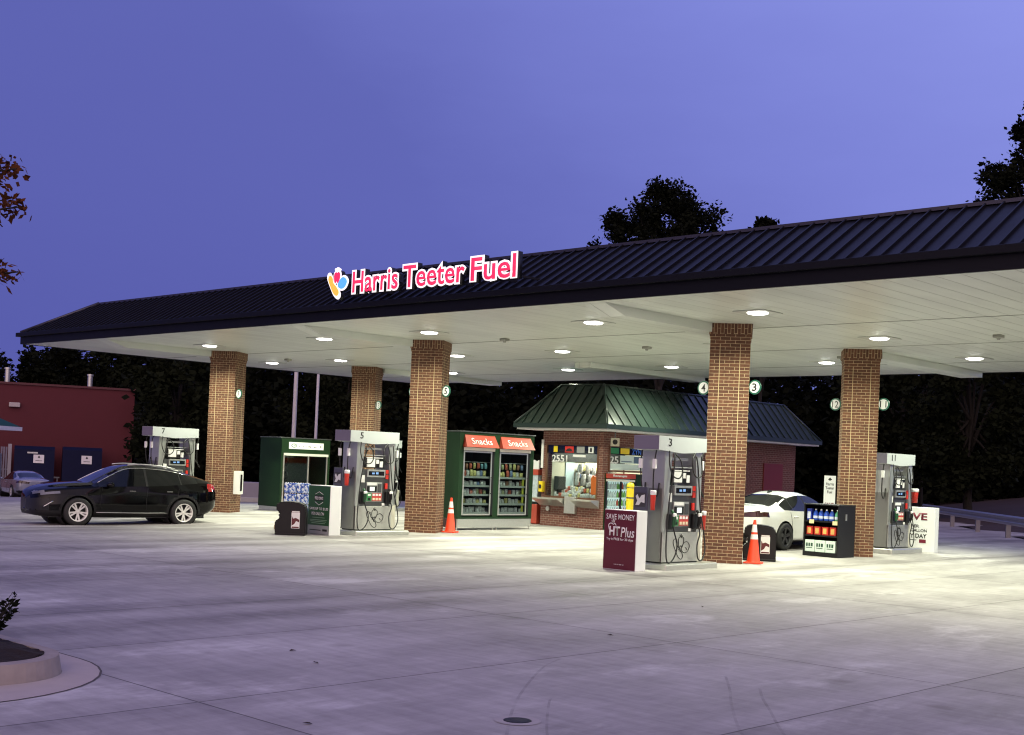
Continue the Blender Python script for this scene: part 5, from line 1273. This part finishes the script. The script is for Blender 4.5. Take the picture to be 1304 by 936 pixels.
# far-left hut
s = thing('drive_up_canopy', (-59.42, 26.30, 0), R(43.5), 'small canopy with green hip roof and pale fascia at the left edge', 'canopy')
b = MB(); b.add([(-3.4,-1.6,2.62),(1.0,-1.6,2.62),(1.0,1.6,2.62),(-3.4,1.6,2.62),(-1.6,0,3.55),(-.9,0,3.55)], [(0,1,5,4),(1,2,5),(2,3,4,5),(3,0,4)]); b.build('roof', mat('teal_roof_metal', (.018,.075,.065), .75, 0, spec=.1), s)
b = MB(); b.box((-3.45,-1.65,2.42),(1.05,1.65,2.61)); b.build('fascia', WHITE, s)
b = MB(); b.box((-.25,-.12,-1.2),(-.02,.12,2.42)); b.box((-.1,-.1,3.3),(.04,.04,4.0)); b.build('post', mat('pale_grey_post', (.30,.29,.33), .6), s)
s = thing('utility_cabinet', (-58.80, 26.30, gz(-58.55,26.5)), R(43.5), 'grey utility cabinet with pale top under the green roofed canopy', 'cabinet')
b = MB(); b.box((-.45,-.4,0),(.35,.4,2.1), bev=.02); b.build('cabinet_body', mat('grey_cabinet', (.15,.15,.17), .6), s)
b = MB(); b.box((-.6,-.45,2.12),(.15,.4,2.42), bev=.02); b.build('top_box', mat('pale_grey_post', (.30,.29,.33), .6), s)
b = MB(); b.box((-.3,-.415,.75),(.2,-.402,.95)); b.build('vent', INK, s)
s = thing('gable_building', (-134, 34, -6.2), R(60), 'distant pale roofed building at the left edge behind the red one', 'building')
b = MB(); b.box((-14,-6,-2),(6.0,6,9.0)); b.build('wall', mat('dim_wall', (.2,.16,.16), .8), s)
b = MB(); b.add([(-14.5,-6.5,9),(6.5,-6.5,9),(6.5,6.5,9),(-14.5,6.5,9),(-12,0,11.6),(2.5,0,11.6)], [(0,1,5,4),(1,2,5),(2,3,4,5),(3,0,4)]); b.build('roof', mat('pale_brown_roof', (.28,.22,.22), .7), s)

# light poles behind
for (x, y, rr, h_, lab) in ((-42.35,31.5,.075,8.4,'thick pale lamp pole seen through the green exchange cabinet'), (-44.9,34.6,.055,9.0,'thin pale lamp pole right of the thicker one')):
    s = thing('lamp_pole', (x, y, gz(x, y)), 0, lab, 'lamp pole', 'lamp poles behind the canopy')
    b = MB(); b.cyl((0,0,0),(0,0,h_),rr*1.25,rr,14); b.build('pole', mat('pale_mauve_pole', (.60,.58,.60), .5), s)
    b = MB(); b.cyl((0,0,0),(0,0,.5),rr*2.6,rr*2.4,16); b.build('footing', mat('footing_concrete', (.35,.34,.33), .8), s)
    b = MB(); b.box((-.3,-.15,h_),(.5,.15,h_+.14), bev=.03); b.build('lamp_head', DARKSTEEL, s)
# kerb and low block behind column 7
b = MB(); b.box((-1.9,-.12,0),(4.2,.12,.20), bev=.02); x_, y_ = -43.6, 31.0
o = b.build('kerb', mat('kerb_concrete', (.42,.40,.40), .8, noise=.1, nscale=4), None, (x_, y_, gz(x_, y_)), (0,0,R(45))); o['kind'] = 'structure'
s = thing('concrete_block', (-44.9, 31.2, gz(-44.9, 31.2)), R(45), 'pale concrete block beyond the brick column with sign 7', 'concrete block')
b = MB(); b.box((-.95,-.3,0),(1.2,.3,.86), bev=.03); b.build('block', mat('mauve_concrete', (.30,.28,.33), .8, noise=.1, nscale=3), s)

# guard rail
s = thing('guard_rail', (0,0,0), 0, 'galvanised steel guard rail along the right back edge of the pavement', 'guard rail')
G0 = Vector((-26.2, 55.1)); G1 = Vector((-7.0, 28.9)); gd = (G1-G0).normalized(); gn = Vector((gd.y, -gd.x))
if gn.dot(G0) > 0: gn = -gn
prof = [(0,.46),(.05,.50),(.05,.56),(0,.60),(0,.64),(.05,.68),(.05,.74),(0,.79),(-.012,.79),(.035,.735),(.035,.685),(-.014,.64),(-.014,.60),(.035,.555),(.035,.505),(-.012,.46)]
b = MB(); vs = []
for q in (G0, G1):
    for (o2, z) in prof: vs.append((q.x+gn.x*o2, q.y+gn.y*o2, z))
m_ = len(prof); b.add(vs, [(i, (i+1) % m_, (i+1) % m_+m_, i+m_) for i in range(m_)]+[tuple(range(m_)), tuple(range(2*m_-1, m_-1, -1))])
GALV = mat('galvanised_steel', (.40,.41,.44), .38, .75, noise=.12, nscale=3)
b.build('rail', GALV, s)
Lr = (G1-G0).length; n = int(Lr/4.4)
for i in range(n+1):
    q = G0+gd*(i*4.4+1.2)-gn*.12
    b = MB(); b.box((-.06,-.08,-.1),(.06,.08,.74)); b.build('post', mat('timber_grey_post', (.22,.21,.22), .8), s, (q.x, q.y, 0), (0,0,math.atan2(gd.y, gd.x)))
# dark planted slope behind the rail
b = MB(); q0 = G0-gd*30; q1 = G1+gd*30; vs = []
for i in range(41):
    q = q0+(q1-q0)*i/40
    for j, (o2, z) in enumerate(((-.5,-.03),(-4,.15),(-12,1.2),(-40,4.0))): vs.append((q.x+gn.x*o2, q.y+gn.y*o2, z+.1*math.sin(i*1.7+j)))
b.add(vs, [(i*4+j, (i+1)*4+j, (i+1)*4+j+1, i*4+j+1) for i in range(40) for j in range(3)], 0, smooth=True)
o = b.build('bank_terrain', mat('dark_mulch_bank', (.035,.018,.018), .95, noise=.4, nscale=2, bump=.4)); o['kind'] = 'structure'

# ------------------------------------------------------------------ near-left planted island
KERBC = mat('pale_kerb_concrete', (.33,.285,.26), .8, noise=.3, nscale=7, bump=.2)
def outline(inset, n=10, rad0=.62):
    # island occupies x<-9.25, y<5.12 with a rounded corner
    x1, y1 = -9.33-inset, 5.06-inset; rr = max(.08, rad0-inset)
    pts = [(-16, y1)]
    for i in range(n+1):
        a = math.pi/2*(1-i/n); pts.append((x1-rr+rr*math.cos(a), y1-rr+rr*math.sin(a)))
    pts.append((x1, -14)); return pts
b = MB(); o0 = outline(0); o1 = outline(.03); o2 = outline(.14); n = len(o0)
vs = [(x, y, -.02) for x, y in o0]+[(x, y, .15) for x, y in o1]+[(x, y, .155) for x, y in o2]+[(x, y, .05) for x, y in o2]
fs = []
for l in range(3):
    for i in range(n-1): fs.append((l*n+i, (l+1)*n+i, (l+1)*n+i+1, l*n+i+1))
b.add(vs, fs); o = b.build('kerb', KERBC); o['kind'] = 'structure'
b = MB(); nx_, ny_ = 70, 40; rn0 = random.Random(4); vs = []
for j in range(ny_+1):
    for i in range(nx_+1):
        f = i/nx_; x = -16+(-9.48+16)*f; y = 1.0+(4.92-1.0)*j/ny_
        if x > -9.96 and y > 4.44:
            d_ = math.hypot(x+9.96, y-4.44)
            if d_ > .48: x = -9.96+(x+9.96)*.48/d_; y = 4.44+(y-4.44)*.48/d_
        e_ = min(-9.46-x, 4.94-y, .5); vs.append((x, y, .14+.10*S(e_/.5)+rn0.uniform(-.012,.02)))
b.add(vs, [(j*(nx_+1)+i, j*(nx_+1)+i+1, (j+1)*(nx_+1)+i+1, (j+1)*(nx_+1)+i) for j in range(ny_) for i in range(nx_)])
o = b.build('mulch_bed', mat('dark_bark_mulch', (.014,.008,.008), 1.0, noise=.6, nscale=30, bump=1.0)); o['kind'] = 'structure'
def gut(e, n=10):
    x1, y1, rr = -8.75+e, 5.40+e, 1.42+e
    return [(-16, y1)]+[(x1-rr+rr*math.cos(math.pi/2*(1-i/n)), y1-rr+rr*math.sin(math.pi/2*(1-i/n))) for i in range(n+1)]+[(x1, -14)]
b = MB(); og = gut(0); vs = [(x, y, .004) for x, y in o0]+[(x, y, .004) for x, y in og]
b.add(vs, [(i, i+1, n+i+1, n+i) for i in range(n-1)]); o = b.build('gutter_path', mat('pale_gutter_concrete', (.47,.41,.38), .75, noise=.12, nscale=5, bump=.2)); o['kind'] = 'structure'
b = MB(); og2 = gut(.018); vs = [(x, y, .0045) for x, y in og]+[(x, y, .0045) for x, y in og2]
b.add(vs, [(i, i+1, n+i+1, n+i) for i in range(n-1)]); o = b.build('gutter_joint', mat('dark_joint', (.10,.085,.08), .9)); o['kind'] = 'structure'

# leaf meshes ------------------------------------------------------------
def leaf_cloud(b, pts, size, rn, elong=1.5, mi=0):
    for (p_, n_) in pts:
        a = rn.uniform(0, 6.283); el = rn.uniform(-.9, .9)
        d1 = Vector((math.cos(a)*math.cos(el), math.sin(a)*math.cos(el), math.sin(el)))
        d2 = d1.cross(Vector((rn.uniform(-1,1), rn.uniform(-1,1), rn.uniform(-1,1))))
        if d2.length < .05: continue
        d2.normalize(); s_l = size*rn.uniform(.6, 1.3)
        P_ = Vector(p_); b.add([P_, P_+d1*s_l*.5*elong+d2*s_l*.45, P_+d1*s_l*elong, P_+d1*s_l*.5*elong-d2*s_l*.45], [(0,1,2,3)], mi)
def clumps(rn, n, cen, rad, squash=1.0):
    out = []
    while len(out) < n:
        v = Vector((rn.uniform(-1,1), rn.uniform(-1,1), rn.uniform(-1,1)))
        if v.length < 1: out.append(Vector(cen)+Vector((v.x*rad, v.y*rad, v.z*rad*squash)))
    return out
def tree(name, label, loc, h_, r_, nclump, nleaf, lsize, leafm, seed, group=None, base=.35, crad=.24):
    rn = random.Random(seed); t = thing(name, loc, 0, label, 'tree', group)
    b = MB(); b.tube([(0,0,-1),(rn.uniform(-.2,.2),0,h_*.35),(rn.uniform(-.4,.4),rn.uniform(-.3,.3),h_*.85)], [r_*.07+.06, .03], 8)
    cs = []; zc = h_*(base+(1-base)/2); hz = h_*(1-base)/2
    for i in range(nclump):
        while True:
            v = Vector((rn.uniform(-1,1), rn.uniform(-1,1), rn.uniform(-1,1)))
            if .35 < v.length < 1: break
        v = v*(1-.08*rn.random()); wfac = 1.0-.25*max(0, v.z)
        cs.append((Vector((v.x*r_*wfac, v.y*r_*wfac, zc+v.z*hz)), r_*crad*rn.uniform(.65, 1.25)))
    for c_, rr in cs[::3]: b.tube([(0,0,h_*.3+rn.random()*h_*.2), (c_.x*.5, c_.y*.5, (h_*.45+c_.z)/2), tuple(c_)], [.05+r_*.012, .02], 5, sub=3)
    b.build('trunk', BARK, t)
    b = MB()
    for c_, rr in cs:
        pts = []
        for _ in range(nleaf):
            while True:
                v = Vector((rn.uniform(-1,1), rn.uniform(-1,1), rn.uniform(-1,1)))
                if v.length < 1: break
            pts.append((c_+v*rr*(.35+.65*rn.random()), None))
        leaf_cloud(b, pts, lsize, rn)
    b.build('crown', leafm, t)
    return t
# tall trees over the roof
tree('broadleaf_tree', 'tall dark tree rising above the middle of the canopy roof', (-45.4, 60.2, 0), 18.9, 4.7, 130, 330, .17, LEAFDK, 11, base=.50, crad=.20)
tree('broadleaf_tree', 'tall dark tree cut off by the right edge, above the canopy roof', (-21.5, 58.5, 0), 19.9, 4.3, 125, 320, .16, LEAFDK, 12, base=.4, crad=.20)
tree('slender_tree', 'slim treetop just left of the tall right edge tree', (-33.9, 71, 0), 19.7, 1.1, 14, 160, .22, LEAFDK, 13, base=.5, crad=.4)
tree('slender_tree', 'low treetop peeping over the roof right of the tall middle tree', (-43.6, 68.6, 0), 18.2, 2.2, 20, 160, .24, LEAFDK, 14, base=.5, crad=.3)
# trees on the left skyline
for k_, (px_, py_, hh, rr, lab) in enumerate(((-125.5,62,14.2,5.5,'rounded dark tree on the left skyline between the two roof vent pipes'), (-118.5,60.8,13.6,5.0,'dark tree on the skyline just left of the canopy corner'), (-122,54.5,12.4,5.0,'low dark tree on the skyline at the left edge'), (-116,65,15.2,4.6,'paler tree on the skyline under the left canopy corner'),
        (-113,66,14.8,5.2,'dark tree above the right end of the red building'), (-107,66,14.5,5.4,'dark tree right of the red building, under the canopy'), (-101,66,14.5,5.6,'dark tree between the red building and the column with sign 7'))):
    tree('skyline_tree', lab, (px_, py_, -2), hh, rr, 60, 300, .36, LEAF if k_ == 3 else LEAFDK, 20+k_, base=.05, crad=.30)
# nearer trees behind the pumps, faintly lit by the canopy
tree('broadleaf_tree', 'dim broad tree behind the guard rail at the right', (-26.4, 60.5, 0), 10.5, 3.3, 60, 280, .22, LEAF, 31, base=.10, crad=.28)
tree('broadleaf_tree', 'dim tree behind the rear right pump and its white sign', (-33.2, 67.2, 0), 11.0, 4.2, 60, 260, .26, LEAF, 32, base=.08, crad=.28)
tree('broadleaf_tree', 'dim tree left of the column with sign 7, behind pump 7', (-63.9, 39.3, -1), 10.5, 3.0, 50, 280, .24, LEAF, 33, base=.10, crad=.29)
tree('broadleaf_tree', 'dim tree behind the green exchange cabinet and lamp poles', (-62, 50, -1), 9.4, 4.2, 56, 260, .26, LEAF, 34, base=.08, crad=.28)
# the wood behind everything: one mass
rn = random.Random(99); b = MB()
for i in range(74):
    f = i/73; a = R(11+f*47); dist = 88+10*rn.random()+(8 if i % 2 else 0)
    cx_, cy_ = -math.sin(a)*dist, math.cos(a)*dist; top = 10.6+rn.uniform(-1.5,1.0)-(1.6 if a > R(57) else 0); rr = 4.2
    z0_ = -2.5
    for _ in range(26):
        while True:
            v = Vector((rn.uniform(-1,1), rn.uniform(-1,1), rn.uniform(-1,1)))
            if v.length < 1: break
        cc_ = Vector((cx_+v.x*rr, cy_+v.y*rr, z0_+(top-z0_)*(.5+.5*v.z)))
        pts = [(cc_+Vector((rn.gauss(0,.55), rn.gauss(0,.55), rn.gauss(0,.55)))*1.5, None) for _ in range(80)]
        leaf_cloud(b, pts, .42, rn, 1.5)
o = b.build('woodland', LEAFDK); tag(o, 'dark wood closing off the view behind the station', None, None, 'stuff')
b = MB(); vs = []
for i in range(61):
    a = R(8+i/60*58); dist = 112; vs += [(-math.sin(a)*dist, math.cos(a)*dist, -4), (-math.sin(a)*dist*1.03, math.cos(a)*dist*1.03, 4.6+.6*math.sin(i*1.3)+.3*math.sin(i*3.1))]
b.add(vs, [(2*i, 2*i+2, 2*i+3, 2*i+1) for i in range(60)]); o = b.build('hill_terrain', mat('dark_wooded_hill', (.007,.008,.006), 1.0, noise=.5, nscale=.5)); o['kind'] = 'structure'

# near-left tree, only branch tips in frame
rn = random.Random(5); t = thing('maple_tree', (-12.9, 3.1, .1), 0, 'reddish leaved tree whose branch tips reach in at the top left edge', 'tree')
b = MB(); b.tube([(0,0,0),(.03,.02,1.6),(-.05,.05,3.2),(.05,0,5.2)], [.09,.03], 10)
tips = [(-10.27,4.70,4.12),(-10.24,4.72,3.80),(-10.23,4.73,3.26)]
bp_ = []
for (tx, ty, tz) in tips:
    e = Vector((tx+12.9, ty-3.1, tz-.1)); m0 = Vector((.0,.02,e.z-.75)); mid = m0+(e-m0)*.55+Vector((0,0,.14))
    b.tube([m0, mid, e], [.03,.006], 6); bp_.append((m0, mid, e))
b2 = MB()
def leafcluster(cen, rad, n):
    pts = [(cen+Vector((rn.gauss(0,rad), rn.gauss(0,rad), rn.gauss(0,rad*.62))), None) for _ in range(n)]
    leaf_cloud(b2, pts, .042, rn, 1.8)
for m0, mid, e in bp_:
    for f in (.35,.6,.8,.93):
        c_ = m0+(e-m0)*f; leafcluster(c_, .15-.06*f, 34)
    sd = (e-mid).normalized()
    for k2 in range(3):
        tw = e-sd*rn.uniform(.05,.3)+Vector((rn.uniform(-.06,.06), rn.uniform(-.06,.06), rn.uniform(-.06,.12))); b.tube([mid, tw], [.006,.003], 4, sub=1); leafcluster(tw, .05, 16)
    leafcluster(e-sd*.08, .05, 26)
for _ in range(150):
    while True:
        v = Vector((rn.uniform(-1,1), rn.uniform(-1,1), rn.uniform(-1,1)))
        if v.length < 1: break
    q = Vector((v.x*1.25-.85, v.y*1.25-.75, 3.9+v.z*1.7))
    leafcluster(q, .17, 36)
b.build('trunk', BARK, t); b2.build('crown', LEAFRED, t)
# small shrub on the island
rn = random.Random(8); s = thing('young_shrub', (-10.40, 4.71, .19), 0, 'small leafy shrub in the mulch bed at the left edge', 'shrub')
b = MB(); b2 = MB()
for i in range(26):
    a = rn.uniform(0, 6.28); l = rn.uniform(.16,.40); e = Vector((math.cos(a)*rn.uniform(.08,.22), math.sin(a)*rn.uniform(.08,.22), l)); b.tube([(0,0,0), (e.x*.4,e.y*.4,l*.55), tuple(e)], [.006,.002], 4, sub=3)
    for k2 in range(11):
        f = .25+.75*k2/10; leaf_cloud(b2, [(Vector((e.x*f, e.y*f, l*f)), None)], .032, rn, 2.0)
b.build('stem', BARK, s); b2.build('foliage', LEAFDK, s)

# ------------------------------------------------------------------ pavement details
b = MB(); b.lathe([(0,.008),(.085,.008),(.10,.006),(.104,.0)], 28); o = b.build('drain_cover', mat('cast_iron', (.035,.033,.035), .6, .5, noise=.3, nscale=40, bump=.6), None, (-6.17,6.67,0)); tag(o, 'small round iron drain cover set in the near pavement', 'drain cover')
b = MB(); b.lathe([(.104,.004),(.17,.004)], 28); b.build('collar', mat('pale_collar', (.42,.39,.38), .8, noise=.15, nscale=9), o)
TM = bpy.data.materials.new('tyre_scuff'); TM.use_nodes = True; bb_ = TM.node_tree.nodes['Principled BSDF']; bb_.inputs['Base Color'].default_value = (.08,.07,.07,1); bb_.inputs['Roughness'].default_value = .8
nz = TM.node_tree.nodes.new('ShaderNodeTexNoise'); nz.inputs['Scale'].default_value = 3.0; tcn = TM.node_tree.nodes.new('ShaderNodeTexCoord'); TM.node_tree.links.new(tcn.outputs['Object'], nz.inputs['Vector'])
mr_ = TM.node_tree.nodes.new('ShaderNodeMapRange'); mr_.inputs[1].default_value = .3; mr_.inputs[2].default_value = .75; mr_.inputs[3].default_value = .0; mr_.inputs[4].default_value = .24; TM.node_tree.links.new(nz.outputs['Fac'], mr_.inputs[0]); TM.node_tree.links.new(mr_.outputs[0], bb_.inputs['Alpha'])
for k_, (pts, w_) in enumerate((([(-6.41,9.67),(-5.95,9.05),(-5.56,8.49),(-4.94,7.68),(-4.2,6.9)], .012), ([(-5.89,9.41),(-5.6,9.0),(-5.29,8.61),(-4.73,7.9),(-4.0,7.1)], .012), ([(-7.9,9.1),(-7.62,8.53),(-6.75,7.29),(-5.92,6.3),(-5.4,5.8)], .012), ([(-6.6,7.55),(-6.5,7.38),(-5.76,6.53),(-5.3,6.1)], .010))):
    P_ = catmull([Vector((a, q, 0)) for a, q in pts], 8); b = MB(); vs = []
    for i, p_ in enumerate(P_):
        d_ = (P_[min(i+1, len(P_)-1)]-P_[max(0, i-1)]).normalized(); n_ = Vector((-d_.y, d_.x, 0))*w_
        vs += [(p_.x-n_.x, p_.y-n_.y, .004+.0006*k_), (p_.x+n_.x, p_.y+n_.y, .004+.0006*k_)]
    b.add(vs, [(2*i, 2*i+1, 2*i+3, 2*i+2) for i in range(len(P_)-1)]); o = b.build('road_tyre_marking', TM); o['kind'] = 'structure'
rn = random.Random(3); lm = mat('dry_brown_leaf', (.05,.03,.02), .8)
for (x, y, lab) in ((-9.6,7.2,'dry brown leaf on the pavement nearest the planted island'), (-8.9,7.0,'dry brown leaf on the pavement a little right of the planted island'), (-9.9,14.3,'dry brown leaf on the pavement in front of the maroon sign'), (-8.7,10.9,'dry brown leaf on a slab joint in mid pavement'), (-6.9,5.4,'dry brown leaf at the lower edge of the pavement')):
    b = MB(); b.add([(0,0,.006),(.03,.018,.02),(.075,0,.008),(.03,-.02,.012)], [(0,1,2,3)]); b.add([(0,0,.004),(.03,.018,.018),(.075,0,.006),(.03,-.02,.010)], [(3,2,1,0)])
    o = b.build('fallen_leaf', lm, None, (x, y, 0), (0,0,rn.uniform(0,6))); tag(o, lab, 'leaf', 'dry leaves on the pavement')

# ------------------------------------------------------------------ render settings
SC.view_settings.view_transform = 'Standard'; SC.view_settings.look = 'None'; SC.view_settings.exposure = 0.0; SC.view_settings.gamma = 1.0; SC.view_settings.use_curve_mapping = False
SC.render.engine = 'CYCLES'
cy = SC.cycles; cy.filter_width = 1.15; cy.use_denoising = True; cy.max_bounces = 8; cy.diffuse_bounces = 4; cy.glossy_bounces = 4; cy.transmission_bounces = 6; cy.transparent_max_bounces = 12
cy.sample_clamp_indirect = 4.0; cy.caustics_reflective = False; cy.caustics_refractive = False
try: cy.denoiser = 'OPENIMAGEDENOISE'
except Exception: pass
